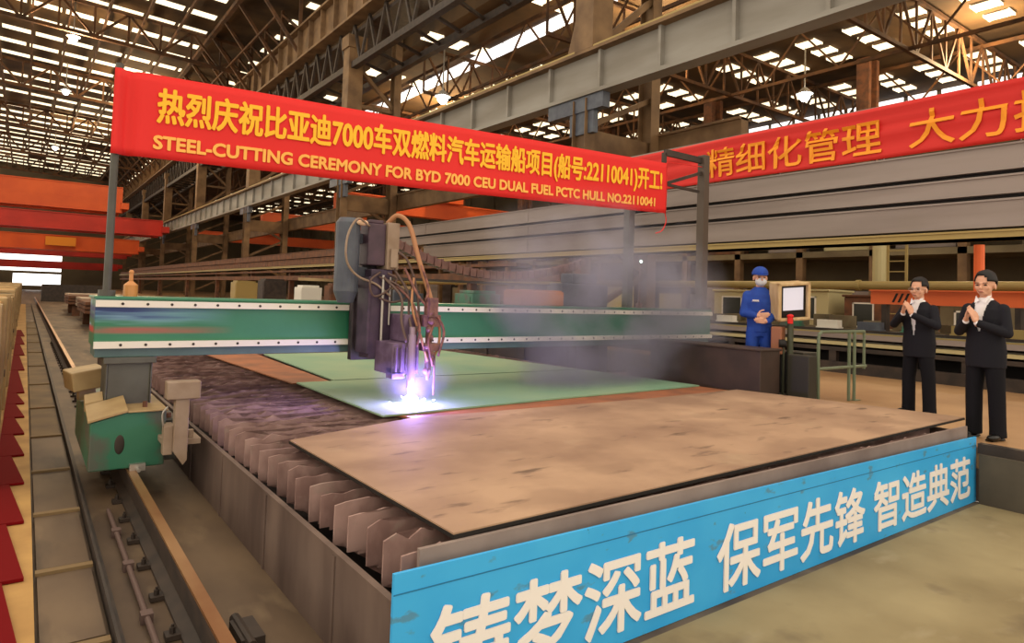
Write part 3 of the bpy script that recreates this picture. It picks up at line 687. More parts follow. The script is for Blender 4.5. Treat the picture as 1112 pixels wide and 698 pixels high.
for z in (1.66, 1.29):
    b = NB(); box(b, .515, 9.195, 6.875, 6.92, z - .03, z + .03); gr = obj('guide_strip', b, M_cream, G)
    k = 0; x = .72
    while x < 9.1:
        b2 = None
        if bolt0 is None:
            b2 = NB(); cyl(b2, (0, -.004, 0), (0, .006, 0), .013, n=8); bolt0 = obj('bolt', b2, M_dark, gr); bolt0.location = (x, 6.875, z); bolt0.matrix_parent_inverse = Matrix.Translation(G.location).inverted() @ Matrix.Translation(G.location)
            bolt0.matrix_parent_inverse = Matrix.Identity(4)
        else:
            c = bolt0.copy(); COL.objects.link(c); c.parent = gr; c.location = (x, 6.875, z)
        x += .2
# left leg and end truck
b = NB(); box(b, .64, .98, 6.95, 7.35, .70, 1.175); box(b, .60, 1.02, 6.9, 7.4, 1.12, 1.175); box(b, .60, 1.02, 6.9, 7.4, .70, .74); box(b, .625, .64, 6.94, 7.36, .74, 1.12); box(b, .98, .995, 6.94, 7.36, .74, 1.12); obj('left_leg', b, M_grey, G, bevel=.006)
b = NB(); extr(b, [(.50, 6.55, .26), (1.07, 6.55, .26), (1.07, 6.55, .735), (.76, 6.55, .735), (.50, 6.55, .665)], (0, 1.75, 0)); tr = obj('end_truck', b, M_green, G, bevel=.012)
b = NB(); extr(b, [(.48, 6.53, .668), (.77, 6.53, .742), (.77, 6.53, .765), (.48, 6.53, .69)], (0, .40, .07)); extr(b, [(.48, 6.95, .70), (.62, 6.95, .73), (.62, 6.95, .80), (.48, 6.95, .775)], (0, .12, .06)); box(b, .77, 1.08, 6.53, 8.3, .736, .750); obj('truck_lid', b, M_tan, tr, bevel=.004)
b = NB(); ball(b, (.72, 6.55, .47), .055, 14, (.7, .12, 1.5)); obj('worn_patch', b, M_dark, tr, smooth=True)
b = NB(); box(b, .80, .92, 6.50, 6.56, .24, .30); cyl(b, (.86, 6.5, .262), (.86, 6.42, .262), .015); obj('rail_wiper', b, M_metal, tr)
b = NB(); cyl(b, (.78, 6.75, .36), (.87, 6.75, .36), .11, n=20); cyl(b, (.78, 7.95, .36), (.87, 7.95, .36), .11, n=20); obj('wheel', b, M_dark, tr)
b = NB(); box(b, 1.075, 1.20, 6.75, 7.6, .25, .60); box(b, 1.072, 1.21, 6.74, 7.61, .60, .62); gb = obj('gearbox', b, M_grey, G, bevel=.015)
b = NB(); cyl(b, (.92, 6.72, .75), (.92, 6.72, .80), .02); cyl(b, (1.13, 6.85, .62), (1.13, 6.85, .66), .03); obj('breather', b, M_rust, gb)
b = NB(); box(b, .37, .66, 7.35, 7.75, .84, 1.02, rot=(0, R(-9), R(8))); box(b, .47, .62, 7.7, 7.85, .69, .85); obj('motor_cover', b, M_tan, G, bevel=.012)
# beige sensor arm
b = NB(); box(b, 1.00, 1.26, 6.14, 6.28, .885, 1.035); hd = obj('sensor_head', b, M_beige, G, bevel=.01)
b = NB(); extr(b, [(1.07, 6.16, .89), (1.18, 6.16, .89), (1.18, 6.16, .37), (1.15, 6.16, .33), (1.07, 6.16, .45)], (0, .09, 0)); obj('sensor_post', b, M_beige, G, bevel=.006)
b = NB(); box(b, 1.01, 1.30, 6.25, 6.55, .48, .53); box(b, 1.05, 1.12, 6.25, 6.6, .5, .62); cyl(b, (1.22, 6.3, .53), (1.22, 6.3, .6), .03); box(b, 1.0, 1.07, 6.2, 6.3, .42, .66); obj('sensor_bracket', b, M_beige, G, bevel=.004)
b = NB(); tube(b, [(1.03, 6.24, .82), (.99, 6.24, .76), (1.0, 6.24, .66), (1.03, 6.26, .6)], .008); obj('sensor_cable', b, M_metal, G, smooth=True)
# right end carriage
b = NB(); box(b, 8.7, 9.25, 6.75, 7.6, .56, 1.17); box(b, 8.6, 9.35, 6.4, 8.2, .522, .7); obj('right_leg', b, M_dark, G, bevel=.01)
b = NB(); box(b, 7.62, 8.06, 4.95, 6.8, .522, 1.25); box(b, 7.60, 8.08, 4.93, 6.82, 1.24, 1.27); cn = obj('operator_console', b, mat('brown_console', s2l(74, 58, 50), .5, col2=s2l(60, 48, 42), scale=3), G, bevel=.01)
b = NB(); box(b, 8.15, 8.35, 4.6, 4.9, .522, 1.2); box(b, 8.62, 9.0, 4.95, 5.35, .522, 1.2); obj('electric_cabinet', b, mat('dark_olive', s2l(52, 50, 42), .5), G, bevel=.01)
b = NB()
for i in range(5):
    for j in range(3): box(b, 8.64 + i * .07, 8.67 + i * .07, 4.943, 4.95, .82 + j * .1, .85 + j * .1)
obj('indicator_label', b, M_cream, G)
# screen on its post
b = NB(); cyl(b, (8.38, 5.0, .522), (8.38, 5.0, 1.66), .04, n=14); cyl(b, (8.30, 5.05, .522), (8.30, 5.05, 1.3), .018, n=10); cyl(b, (8.38, 5.0, .522), (8.38, 5.0, .56), .12, n=16); obj('screen_post', b, mat('olive_post', s2l(70, 74, 56), .5), G, smooth=False)
SQ = Matrix.Translation((8.42, 5.0, 1.9)) @ Euler((R(8), R(-5), R(-28))).to_matrix().to_4x4()
def loc(b, g0, Q):
    for v in g0: v.co = Q @ v.co
def screenpart(name, boxes, m, bev=.006, p=None):
    b = NB()
    for q in boxes: loc(b, box(b, *q), SQ)
    return obj(name, b, m, p or G, bevel=bev)
cs = screenpart('screen_housing', [(-.22, .22, .01, .22, -.25, .25), (-.235, -.19, -.06, .02, -.26, .26), (.19, .235, -.06, .02, -.26, .26), (-.235, .235, -.06, .02, .22, .26), (-.235, .235, -.06, .02, -.26, -.22)], mat('beige_housing', s2l(212, 186, 140), .5, col2=s2l(190, 158, 112), scale=12, stretch=(1, 1, .3)), .012)
screenpart('screen_bezel', [(-.19, .19, -.01, .01, -.22, .22)], M_black, p=cs)
screenpart('screen_glass', [(-.145, .15, -.016, -.01, -.12, .19)], M_screen, .002, p=cs)
b = NB(); box(b, 8.18, 8.42, 5.06, 5.2, 1.18, 1.55, rot=(0, 0, R(20))); hb = obj('pendant_box', b, mat('copper_brown', s2l(150, 96, 68), .5), G, bevel=.015)
b = NB(); cyl(b, (8.20, 5.06, 1.33), (8.26, 5.0, 1.33), .055, n=18); obj('pendant_dial', b, M_black, hb)
b = NB(); cyl(b, (8.34, 4.98, 1.60), (8.34, 4.98, 1.69), .035, n=12); ball(b, (8.34, 4.98, 1.70), .045, 12, (1, 1, .6)); obj('stop_button', b, M_red, G)
# poles that hold the banner
b = NB(); cyl(b, (.60, 6.98, 1.72), (.60, 6.98, 3.85), .033, n=12); cyl(b, (.60, 6.98, 1.72), (.60, 6.98, 1.78), .07, n=12); obj('banner_pole', b, M_grey, G)
b = NB(); box(b, 9.0, 9.14, 6.95, 7.09, 1.72, 4.3); box(b, 8.95, 9.19, 6.9, 7.14, 1.72, 1.76); rp = obj('banner_pole', b, mat('brown_pole', s2l(84, 72, 62), .6), G, bevel=.006)
b = NB(); box(b, 8.1, 9.0, 7.0, 7.05, 4.16, 4.26); bar(b, (8.15, 7.02, 3.72), (9.0, 7.02, 4.0), .05); bar(b, (8.15, 7.02, 3.7), (8.95, 7.02, 3.68), .04); box(b, 8.05, 8.12, 7.0, 7.05, 3.65, 4.2); obj('pole_arm', b, M_dark, rp)
b = NB(); box(b, 7.62, 7.74, 7.3, 7.42, 1.72, 3.9); obj('exhaust_duct', b, M_grey, G)
# beacon, boxes on the beam
b = NB(); cyl(b, (7.62, 7.05, 1.72), (7.62, 7.05, 2.42), .012); cyl(b, (7.62, 7.05, 1.72), (7.62, 7.05, 1.8), .05); bc = obj('beacon_stem', b, M_rust, G)
b = NB(); ball(b, (7.62, 7.03, 2.44), .022, 12); obj('beacon_lamp', b, mat('beacon_glow', (1, 1, 1), .4, emit=(.75, 1, .85), es=5), bc, smooth=True)
b = NB(); box(b, 5.30, 6.05, 7.0, 7.4, 1.725, 1.92); box(b, 5.32, 6.03, 7.02, 7.38, 1.92, 1.94); obj('drive_housing', b, mat('orange_tan', s2l(200, 128, 78), .5, col2=s2l(180, 110, 66), scale=3), G, bevel=.02)
b = NB(); box(b, 6.1, 7.0, 7.1, 7.4, 1.725, 2.05); box(b, 6.3, 6.8, 7.12, 7.38, 2.05, 2.2); obj('drive_housing', b, M_greyblue, G, bevel=.02)
b = NB(); cyl(b, (.80, 7.1, 1.72), (.80, 7.1, 1.83), .06, n=14); cyl(b, (.80, 7.1, 1.83), (.80, 7.1, 1.865), .06, .022, n=14); cyl(b, (.80, 7.1, 1.865), (.80, 7.1, 1.94), .018, n=12); ball(b, (.80, 7.1, 1.95), .022, 12); obj('oil_bottle', b, mat('ochre_bottle', s2l(205, 142, 84), .4), G, smooth=False)
# cable chain behind the beam
b = NB(); P = [Vector((3.7 + i * .11, 7.55, 2.12 + .0035 * (i - 14) ** 2 * (.35 if i > 14 else .5))) for i in range(30)]
for a, c in zip(P, P[1:]):
    bar(b, a + Vector((.004, 0, 0)), c - Vector((.004, 0, 0)), .12, .10); bar(b, a, a + Vector((.02, 0, 0)), .15, .13)
obj('cable_chain', b, mat('chain_brown', s2l(128, 92, 82), .5, col2=s2l(104, 74, 66), scale=8), G)
b = NB(); bar(b, (3.6, 7.42, 2.05), (3.6, 7.42, 1.72), .06); bar(b, (7.0, 7.42, 2.2), (7.0, 7.42, 1.72), .06); box(b, 3.55, 7.05, 7.48, 7.62, 2.0, 2.03); obj('chain_tray', b, M_dark, G)

# torch carriage
b = NB(); box(b, 2.86, 3.22, 6.78, 6.87, 1.1, 1.85); box(b, 2.9, 3.18, 6.66, 6.80, 1.2, 2.5); tc_ = obj('torch_carriage', b, M_mast, G, bevel=.01)
b = NB(); cyl(b, (2.68, 6.55, 1.84), (2.68, 6.55, 2.55), .125, n=20); cyl(b, (2.68, 6.55, 1.72), (2.68, 6.55, 1.84), .08, .125, n=20); cyl(b, (2.68, 6.55, 2.55), (2.68, 6.55, 2.6), .125, .09, n=20); box(b, 2.74, 2.92, 6.58, 6.66, 2.0, 2.1); box(b, 2.74, 2.92, 6.58, 6.66, 2.35, 2.45); obj('cooling_canister', b, M_greyblue, G, smooth=False)
b = NB(); ball(b, (2.78, 6.42, 2.55), .05, 12, (1.3, .8, .6)); obj('canister_lamp', b, mat('cream_cap', s2l(235, 200, 165), .4), G, smooth=True)
b = NB(); box(b, 2.86, 3.06, 6.44, 6.66, 2.12, 2.56); box(b, 2.88, 3.04, 6.46, 6.66, 2.56, 2.6); obj('lift_motor', b, mat('plum_motor', s2l(82, 62, 74), .5, col2=s2l(66, 50, 62), scale=6), G, bevel=.012)
b = NB(); box(b, 3.06, 3.20, 6.40, 6.66, 2.08, 2.58); box(b, 3.09, 3.17, 6.36, 6.40, 2.1, 2.3); obj('gear_housing', b, M_beige, G, bevel=.01)
b = NB(); box(b, 2.90, 3.14, 6.42, 6.66, 1.15, 2.08); box(b, 2.87, 2.90, 6.40, 6.68, 1.2, 2.0); obj('lift_mast', b, mat('violet_mast', s2l(84, 66, 88), .5, col2=s2l(56, 44, 60), scale=5), G, bevel=.008)
b = NB(); cyl(b, (3.02, 6.38, 1.1), (3.02, 6.38, 2.02), .015, n=10); cyl(b, (3.10, 6.38, 1.5), (3.10, 6.38, 2.0), .01, n=10); obj('slide_rod', b, M_metal, G)
b = NB(); box(b, 2.98, 3.28, 6.02, 6.44, 1.02, 1.34); box(b, 2.98, 3.12, 6.02, 6.16, .98, 1.1); box(b, 3.14, 3.30, 6.1, 6.44, 1.34, 1.62)
for k in range(5): box(b, 3.0 + k * .06, 3.03 + k * .06, 6.0, 6.03, 1.05, 1.3)
obj('torch_holder', b, mat('torch_mauve', s2l(118, 98, 124), .5, col2=s2l(92, 72, 96), scale=9), G, bevel=.012)
b = NB(); cyl(b, (3.18, 6.0, .90), (3.18, 6.0, 1.42), .042, n=16); cyl(b, (3.18, 6.0, .82), (3.18, 6.0, .90), .018, .042, n=16); cyl(b, (3.18, 6.0, 1.42), (3.18, 6.0, 1.5), .03, n=12); obj('plasma_torch', b, mat('torch_steel', s2l(160, 140, 160), .35, metal=.5), G)
b = NB(); cyl(b, (3.40, 6.05, 1.05), (3.40, 6.05, 1.72), .035, n=14); cyl(b, (3.40, 6.05, .95), (3.40, 6.05, 1.05), .014, .035, n=14); cyl(b, (3.45, 6.0, .80), (3.45, 6.0, 1.2), .01, n=8); box(b, 3.32, 3.52, 6.02, 6.2, 1.5, 1.62); box(b, 3.33, 3.50, 6.0, 6.12, 1.25, 1.33); box(b, 3.36, 3.46, 5.98, 6.1, 1.6, 1.8); bar(b, (3.2, 6.2, 1.56), (3.4, 6.1, 1.56), .06)
for q in range(9): ball(b, (3.40 + random.uniform(-.06, .08), 6.02 + random.uniform(-.03, .05), 1.05 + q * .085), .035, 8)
obj('marking_torch', b, mat('rusty_torch', s2l(142, 100, 92), .6, col2=s2l(100, 70, 78), scale=14), G)
H1 = [[(3.10, 6.5, 2.58), (3.16, 6.38, 2.66), (3.26, 6.3, 2.55), (3.34, 6.22, 2.2), (3.42, 6.15, 1.9), (3.46, 6.08, 1.68)],
      [(3.12, 6.45, 2.3), (3.26, 6.34, 2.2), (3.34, 6.25, 1.9), (3.30, 6.1, 1.6), (3.22, 6.02, 1.42)],
      [(3.15, 6.42, 2.1), (3.24, 6.25, 1.85), (3.20, 6.12, 1.6), (3.18, 6.0, 1.45)],
      [(3.3, 6.24, 2.0), (3.22, 6.1, 1.7), (3.30, 6.04, 1.4), (3.38, 6.02, 1.15)],
      [(3.44, 6.1, 1.7), (3.52, 6.05, 1.5), (3.50, 6.02, 1.3), (3.43, 6.03, 1.15)],
      [(3.02, 6.38, 2.0), (3.14, 6.2, 1.8), (3.08, 6.05, 1.55), (3.12, 6.0, 1.35)], [(3.12, 6.38, 1.95), (3.24, 6.15, 1.75), (3.26, 6.0, 1.5), (3.24, 6.0, 1.3)],
      [(3.3, 6.26, 2.3), (3.40, 6.12, 1.95), (3.36, 6.04, 1.75), (3.42, 6.0, 1.55), (3.36, 5.98, 1.35), (3.42, 5.98, 1.1)], [(3.22, 6.3, 2.1), (3.30, 6.1, 1.8), (3.46, 6.02, 1.62), (3.55, 6.0, 1.45), (3.48, 5.98, 1.2)]]
for k, p in enumerate(H1):
    b = NB(); tube(b, p, .026 if k == 0 else .014, 8); obj('hose', b, M_hose if k in (0, 3, 4) else (M_hose2 if k < 6 else mat('rusty_hose', s2l(150, 98, 84), .6, col2=s2l(98, 66, 66), scale=20)), G, smooth=True)
H2 = [[(2.85, 6.4, 2.52), (2.7, 6.36, 2.58), (2.60, 6.36, 2.4), (2.60, 6.36, 2.15), (2.72, 6.36, 2.0), (2.95, 6.4, 1.92), (3.1, 6.36, 1.8)],
      [(3.0, 6.42, 2.05), (2.85, 6.33, 1.95), (2.9, 6.35, 1.8), (3.05, 6.36, 1.85), (3.15, 6.33, 1.98), (3.05, 6.34, 2.04)],
      [(2.98, 6.4, 2.0), (3.15, 6.3, 1.92), (3.24, 6.28, 1.8), (3.12, 6.34, 1.74), (2.97, 6.36, 1.78)],
      [(2.66, 6.6, 2.58), (2.3, 6.7, 2.62), (1.9, 6.9, 2.55), (1.5, 7.0, 2.62), (.62, 6.98, 2.9)]]
for k, p in enumerate(H2[:3]):
    b = NB(); tube(b, p, .012, 8); obj('cable', b, M_beige if k == 0 else M_hose2, G, smooth=True)
b = NB(); bar(b, (2.3, 6.9, 1.95), (2.9, 6.8, 1.95), .03); bar(b, (2.8, 6.7, 1.9), (3.5, 6.7, 1.9), .035); obj('cross_bar', b, M_tan, G)
b = NB(); ball(b, (3.18, 5.98, .775), .05, 14, (1.6, 1.0, .85)); tag(obj('plasma_arc', b, M_arc, smooth=True), 'blinding white-violet cutting arc under the torch on the green plate', 'arc')
random.seed(31)
for k in range(7):
    a = random.uniform(0, 2 * PI); d = random.uniform(.12, .4); b = NB()
    x, y = 3.18 + math.cos(a) * d, 5.98 + math.sin(a) * d * .8
    dx, dy = math.cos(a) * .02, math.sin(a) * .02
    cyl(b, (x, y, .76), (x + dx, y + dy, .765 + random.uniform(0, .02)), .003, .001, n=5)
    tag(obj('spark', b, M_arc), 'tiny bright spark flying off the cutting arc', 'spark', 'sparks around the cutting arc')

# ================================================================== BANNERS
def foldf(x, z, x0, x1, amp): return amp * (math.sin(x * 2.1 + .4) * .6 + math.sin(x * 5.3 + z * 2) * .25) + amp * .5 * math.sin(z * 6 + x)
B = thing('ceremony_banner', 'bright red ceremony banner with yellow lettering above the gantry', 'banner', (.6, 6.95, 3.0))
bx0, bx1 = .56, 8.04
def zlo(x): u = (x - bx0) / (bx1 - bx0); return 3.01 + .21 * u - .05 * math.sin(PI * u) * .4
def zhi(x): u = (x - bx0) / (bx1 - bx0); return 3.79 + .22 * u + .0 * u
b = NB(); nx, nz_ = 160, 10; V = []
for i in range(nx + 1):
    x = bx0 + (bx1 - bx0) * i / nx; row = []
    for j in range(nz_ + 1):
        z = zlo(x) + (zhi(x) - zlo(x)) * j / nz_; e = math.exp(-((x - bx0 - .13) / .05) ** 2) * .05 - math.exp(-((x - bx0 - .03) / .03) ** 2) * .04
        row.append(b.verts.new((x, 6.93 + foldf(x, z, bx0, bx1, .012) + e, z)))
    V.append(row)
for i in range(nx):
    for j in range(nz_): b.faces.new((V[i][j], V[i + 1][j], V[i + 1][j + 1], V[i][j + 1]))
cl = obj('cloth', b, M_red, B, smooth=True); sd = cl.modifiers.new('thickness', 'SOLIDIFY'); sd.thickness = .004
def banner_text(s, x0, x1, a0, a1, wgt, m):
    me = text_mesh(s, x0, x1, 0, 1, wgt, .003, real=(a1 - a0) * .8)
    for v in me.vertices:
        z = zlo(v.co.x) + (zhi(v.co.x) - zlo(v.co.x)) * (a0 + (a1 - a0) * v.co.z)
        v.co = Vector((v.co.x, v.co.y + 6.915 + foldf(v.co.x, z, bx0, bx1, .012), z))
    return obj('lettering', me, m, B)
banner_text('热烈庆祝比亚迪7000车双燃料汽车运输船项目(船号:22110041)开工!', .92, 7.90, .37, .84, .024, M_yel)
banner_text('STEEL-CUTTING CEREMONY FOR BYD 7000 CEU DUAL FUEL PCTC HULL NO.22110041', .90, 7.76, .115, .27, .055, M_yel2)
b = NB(); tube(b, [(8.04, 6.95, 3.25), (8.1, 6.97, 3.1), (8.02, 6.98, 2.95), (7.9, 7.0, 2.9)], .008); tube(b, [(8.03, 6.94, 4.01), (8.2, 6.97, 4.05), (9.0, 7.0, 4.1)], .006); obj('tie_cord', b, M_red, B)

def f2(y, z): return .018 * math.sin(z * 16 + y * .3) + .02 * math.sin(y * 1.3) + .035 * math.sin(z * 30 + y * .25) * min(1, max(0, (z - 4.85) / .25))
F2 = thing('hall_banner', 'long red slogan banner on top of the stacked grey beams at right', 'banner', (11.95, 6, 4.45))
b = NB(); V = []; n = 120
for i in range(n + 1):
    y = -1 + 15 * i / n; row = []
    for j in range(13):
        z = 4.46 + .93 * j / 12; row.append(b.verts.new((11.98 + f2(y, z), y, z)))
    V.append(row)
for i in range(n):
    for j in range(12): b.faces.new((V[i][j], V[i + 1][j], V[i + 1][j + 1], V[i][j + 1]))
cl = obj('cloth', b, M_red2, F2, smooth=True); sd = cl.modifiers.new('thickness', 'SOLIDIFY'); sd.thickness = .004
for (s, ya, yb) in (('精细化管理', 9.15, 5.49), ('大力推进', 5.02, 2.1)):
    me = text_mesh(s, 0, 1, 0, 1, .012, .003, real=.62 / abs(yb - ya))
    for v in me.vertices:
        y = ya + (yb - ya) * v.co.x; z = 4.56 + .62 * v.co.z
        v.co = Vector((11.965 + v.co.y + f2(y, z) - .012, y, z))
    obj('lettering', me, mat('orange_letters', s2l(240, 150, 30), .6), F2)
b = NB(); box(b, 12.05, 12.15, -1, 14, 5.30, 5.42)
for k in range(8): box(b, 12.08, 12.14, -.5 + k * 2, -.45 + k * 2, 4.45, 5.3)
obj('banner_frame', b, M_girder, F2)

# hall lamps
for k, (x, y, z, where) in enumerate([(1.97, 58, 19.6, 'highest at the left'), (2.2, 75, 19.6, 'below the highest left one'), (2.37, 108, 19.6, 'lowest of the three at left'), (18.0, 31.5, 12.5, 'over the main girder near the glass band'), (18.3, 44, 12.5, 'above the banner middle'), (33.7, 19.5, 13.2, 'under the right bay roof')]):
    t = thing('high_bay_lamp', 'small bluish-white hanging hall lamp, ' + where, 'lamp', (x, y, z), 'hall lamps under the roof')
    b = NB(); cyl(b, (x, y, z + .15), (x, y, z + .5), .45, .12, n=16, caps=False); cyl(b, (x, y, z + .5), (x, y, (zr(x) if x < 14 else 16.0)), .04, n=8); obj('reflector', b, M_girder, t)
    b = NB(); ball(b, (x, y, z + .02), .28, 12); obj('bulb', b, M_lamp, t, smooth=True)

# ================================================================== FENCE FRAME
b = NB(); r = .022
def fp(x, z, y=4.75): return (x, y, z)
tube(b, [fp(8.66, .525), fp(8.65, 1.0), fp(8.65, 1.40), fp(8.70, 1.485), fp(8.8, 1.5), fp(9.3, 1.5), fp(9.9, 1.5)], r)
cyl(b, fp(9.47, .525), fp(9.47, 1.5), r); cyl(b, fp(9.58, .525, 4.73), fp(9.58, 1.5, 4.73), r); cyl(b, fp(8.65, 1.0), fp(9.95, 1.0), r); cyl(b, fp(9.9, .96), fp(9.9, 1.5), r * .9)
box(b, 9.56, 9.72, 4.7, 4.78, .522, .53)
tag(obj('guard_rail', b, M_fence, smooth=False), 'grey-green tubular guard rail standing left of the suited men', 'guard rail')

# ================================================================== PEOPLE
DG = None
def remesh(b, voxel, smooth_it=4):
    me = bpy.data.meshes.new('tmp'); bmesh.ops.recalc_face_normals(b, faces=b.faces); b.to_mesh(me); b.free()
    o = bpy.data.objects.new('tmp', me); COL.objects.link(o)
    md = o.modifiers.new('r', 'REMESH'); md.mode = 'VOXEL'; md.voxel_size = voxel
    ms = o.modifiers.new('s', 'SMOOTH'); ms.iterations = smooth_it; ms.factor = .5
    bpy.context.view_layer.update()
    out = bpy.data.meshes.new_from_object(o.evaluated_get(bpy.context.evaluated_depsgraph_get()))
    bpy.data.objects.remove(o); bpy.data.meshes.remove(me); return out
def loft(b, secs, n=20):
    """closed tube through elliptic sections (centre, rx, ry)"""
    rings = []
    for c, a, d in secs:
        rings.append([b.verts.new((c[0] + a * math.cos(2 * PI * j / n), c[1] + d * math.sin(2 * PI * j / n), c[2])) for j in range(n)])
    for q, s in zip(rings, rings[1:]):
        for j in range(n): b.faces.new((q[j], q[(j + 1) % n], s[(j + 1) % n], s[j]))
    b.faces.new(rings[0][::-1]); b.faces.new(rings[-1])
def caps(b, p0, r0, p1, r1, n=14):
    cyl(b, p0, p1, r0, r1, n=n); ball(b, p0, r0, n); ball(b, p1, r1, n)
def chain(b, pts, n=14):
    for (p, r), (q, s) in zip(pts, pts[1:]): caps(b, p, r, q, s, n)
def hand(b, wrist, d, nrm, side, curl=.25):
    """palm plus four unequal fingers and a thumb; d = pointing direction, nrm = palm normal"""
    w0 = Vector(wrist); d = Vector(d).normalized(); nrm = Vector(nrm).normalized(); a = d.cross(nrm).normalized() * side
    nrm = a.cross(d).normalized() * (1 if a.cross(d).dot(nrm) > 0 else -1)
    for k in range(4):
        o = (k - 1.5) * .019; base = w0 + d * .03 + a * o * .8; knu = w0 + d * (.092 - .004 * abs(k - 1.3)) + a * o
        caps(b, base, .014, knu, .0115, 8)
        L = (.036, .042, .039, .030)[k]; q = knu; dd = d.copy()
        for s in range(3):
            dd = (dd + nrm * curl * .8).normalized(); e = q + dd * L * (1, .72, .55)[s]; caps(b, q, (.0105, .0095, .0085)[s], e, (.0095, .0085, .0075)[s], 8); q = e
    q = w0 + d * .025 - a * .022
    for (L, dv) in ((.045, d * .6 - a * .75 + nrm * .35), (.032, d * .85 - a * .35 + nrm * .35), (.025, d * 1.0 - a * .1 + nrm * .3)):
        e = q + dv.normalized() * L; caps(b, q, .0125, e, .010, 8); q = e
    caps(b, w0 - d * .02, .026, w0 + d * .03, .026, 10)
def xf(me, Q):
    me.transform(Q); return me
def person(name, label, loc3, heading, h, kind, arms, legs_w=.1, head_turn=0, head_tilt=0, build=1.0, glasses=False, hair_side=0, vneck=(.085, .30, 1.0)):
    """figure 1.73 m tall in its own frame facing -Y, then scaled, turned and placed"""
    s = h / 1.73; T = thing(name, label, 'person', loc3)
    Q = Matrix.Translation(loc3) @ Matrix.Rotation(heading, 4, 'Z') @ Matrix.Scale(s, 4)
    sh = .172 * build; HQ = Matrix.Translation((0, -.012, 1.495)) @ Euler((head_tilt, 0, head_turn)).to_matrix().to_4x4() @ Matrix.Scale(1.15, 4)
    def hp(x, y, z): return HQ @ Vector((x, y, z))
    def head(b):
        def hb(c, r, sc, n=16):
            g = ball(b, (0, 0, 0), r, n, sc)
            for v in g: v.co = HQ @ (v.co + Vector(c))
        hb((0, .012, .125), .1, (.76, .92, .93)); hb((0, -.018, .068), .1, (.62, .66, .68)); hb((0, -.040, .030), .1, (.40, .38, .30))
        for q in (-1, 1):
            hb((q * .078, .012, .085), .03, (.3, .65, 1.0), 10); hb((q * .034, -.062, .072), .03, (.9, .6, .8), 10)
        g = cyl(b, (0, -.082, .098), (0, -.106, .066), .007, .013, n=8); [setattr(v, 'co', HQ @ v.co) for v in g]
        hb((0, -.100, .064), .012, (1.4, 1, .8), 8); hb((0, -.086, .034), .014, (1.9, .7, .6), 8)
        hb((0, -.077, .112), .02, (2.3, .6, .5), 10)
    b = NB(); head(b)
    caps(b, (0, .01, 1.42), .056, hp(0, .012, .05), .052)
    loft(b, [((0, 0, .86), .13, .09), ((0, 0, 1.0), .135, .09), ((0, 0, 1.12), .12, .085), ((0, 0, 1.28), .15 * build, .10), ((0, 0, 1.38), .15 * build, .085), ((0, 0, 1.44), .07, .06)])
    for i, sd_ in enumerate((-1, 1)):
        A = arms[i]; sp = (sd_ * sh * .84, 0, 1.335)
        chain(b, [(sp, .042), (A['elbow'], .036), (A['wrist'], .024)]); hand(b, A['wrist'], A['dir'], A['nrm'], A.get('hs', sd_), A.get('curl', .12))
        chain(b, [((sd_ * .085, 0, .9), .07), ((sd_ * (legs_w), -.01, .49), .048), ((sd_ * legs_w * 1.08, .02, .09), .034), ((sd_ * legs_w * 1.12, -.07, .045), .022)])
    body = obj('body', xf(remesh(b, .0052, 2), Q), M_skin, T, smooth=True)
    # trousers
    b = NB(); loft(b, [((0, 0, .78), .155, .105), ((0, 0, .90), .165, .115), ((0, 0, 1.02), .15, .105)])
    for sd_ in (-1, 1):
        lx = sd_ * legs_w
        loft(b, [((lx * 1.08, .012, .035), .075, .092), ((lx * 1.05, .012, .12), .072, .085), ((lx, 0, .48), .078, .082), ((sd_ * .088, 0, .80), .092, .1), ((sd_ * .08, 0, .90), .09, .1)])
    obj('trousers', xf(remesh(b, .012, 4), Q), M_pants if kind == 'suit' else M_overall, T, smooth=True)
    for sd_ in (-1, 1):
        b = NB(); lx = sd_ * legs_w * 1.1
        ball(b, (lx, .02, .055), .05, 12, (.85, 1.2, .9)); ball(b, (lx * 1.12, -.10, .04), .05, 12, (.95, 2.0, .72)); box(b, lx - .04 + .006 * sd_, lx + .045, -.17, .07, .002, .022)
        me = remesh(b, .008, 3)
        for v in me.vertices: v.co.z = max(v.co.z, .0)
        obj('shoe', xf(me, Q), M_shoe, T, smooth=True)
    def sleeve(b, A, sd_, r0, r1, r2):
        E_ = Vector(A['elbow']); W = Vector(A['wrist']); W = W - (W - E_).normalized() * .02
        chain(b, [((sd_ * sh * .90, .0, 1.352), r0), (E_, r1), (W, r2)])
    if kind == 'suit':
        b = NB(); loft(b, [((0, 0, .95), .15, .1), ((0, 0, 1.10), .14 * build, .10), ((0, 0, 1.28), .165 * build, .115), ((0, .0, 1.385), .15 * build, .095), ((0, .0, 1.43), .085, .075), ((0, .0, 1.475), .066, .066)])
        for i, sd_ in enumerate((-1, 1)):
            A = arms[i]; E_ = Vector(A['elbow']); W = Vector(A['wrist']); caps(b, W - (W - E_).normalized() * .1, .036, W - (W - E_).normalized() * .004, .034)
        obj('shirt', xf(remesh(b, .009, 3), Q), M_shirt, T, smooth=True)
        b = NB(); loft(b, [((0, .005, .745), .19, .14), ((0, .005, .92), .18 * build, .135), ((0, .003, 1.08), .165 * build, .125), ((0, 0, 1.25), .19 * build, .138), ((0, .003, 1.35), .185 * build, .125), ((0, .006, 1.42), .125, .09), ((0, .012, 1.455), .078, .07)])
        for i, sd_ in enumerate((-1, 1)): sleeve(b, arms[i], sd_, .064, .052, .042)
        me = remesh(b, .009, 4)
        bm = bmesh.new(); bm.from_mesh(me); vw, vz0, _ = vneck; zb = 1.44 - vz0
        kill = []
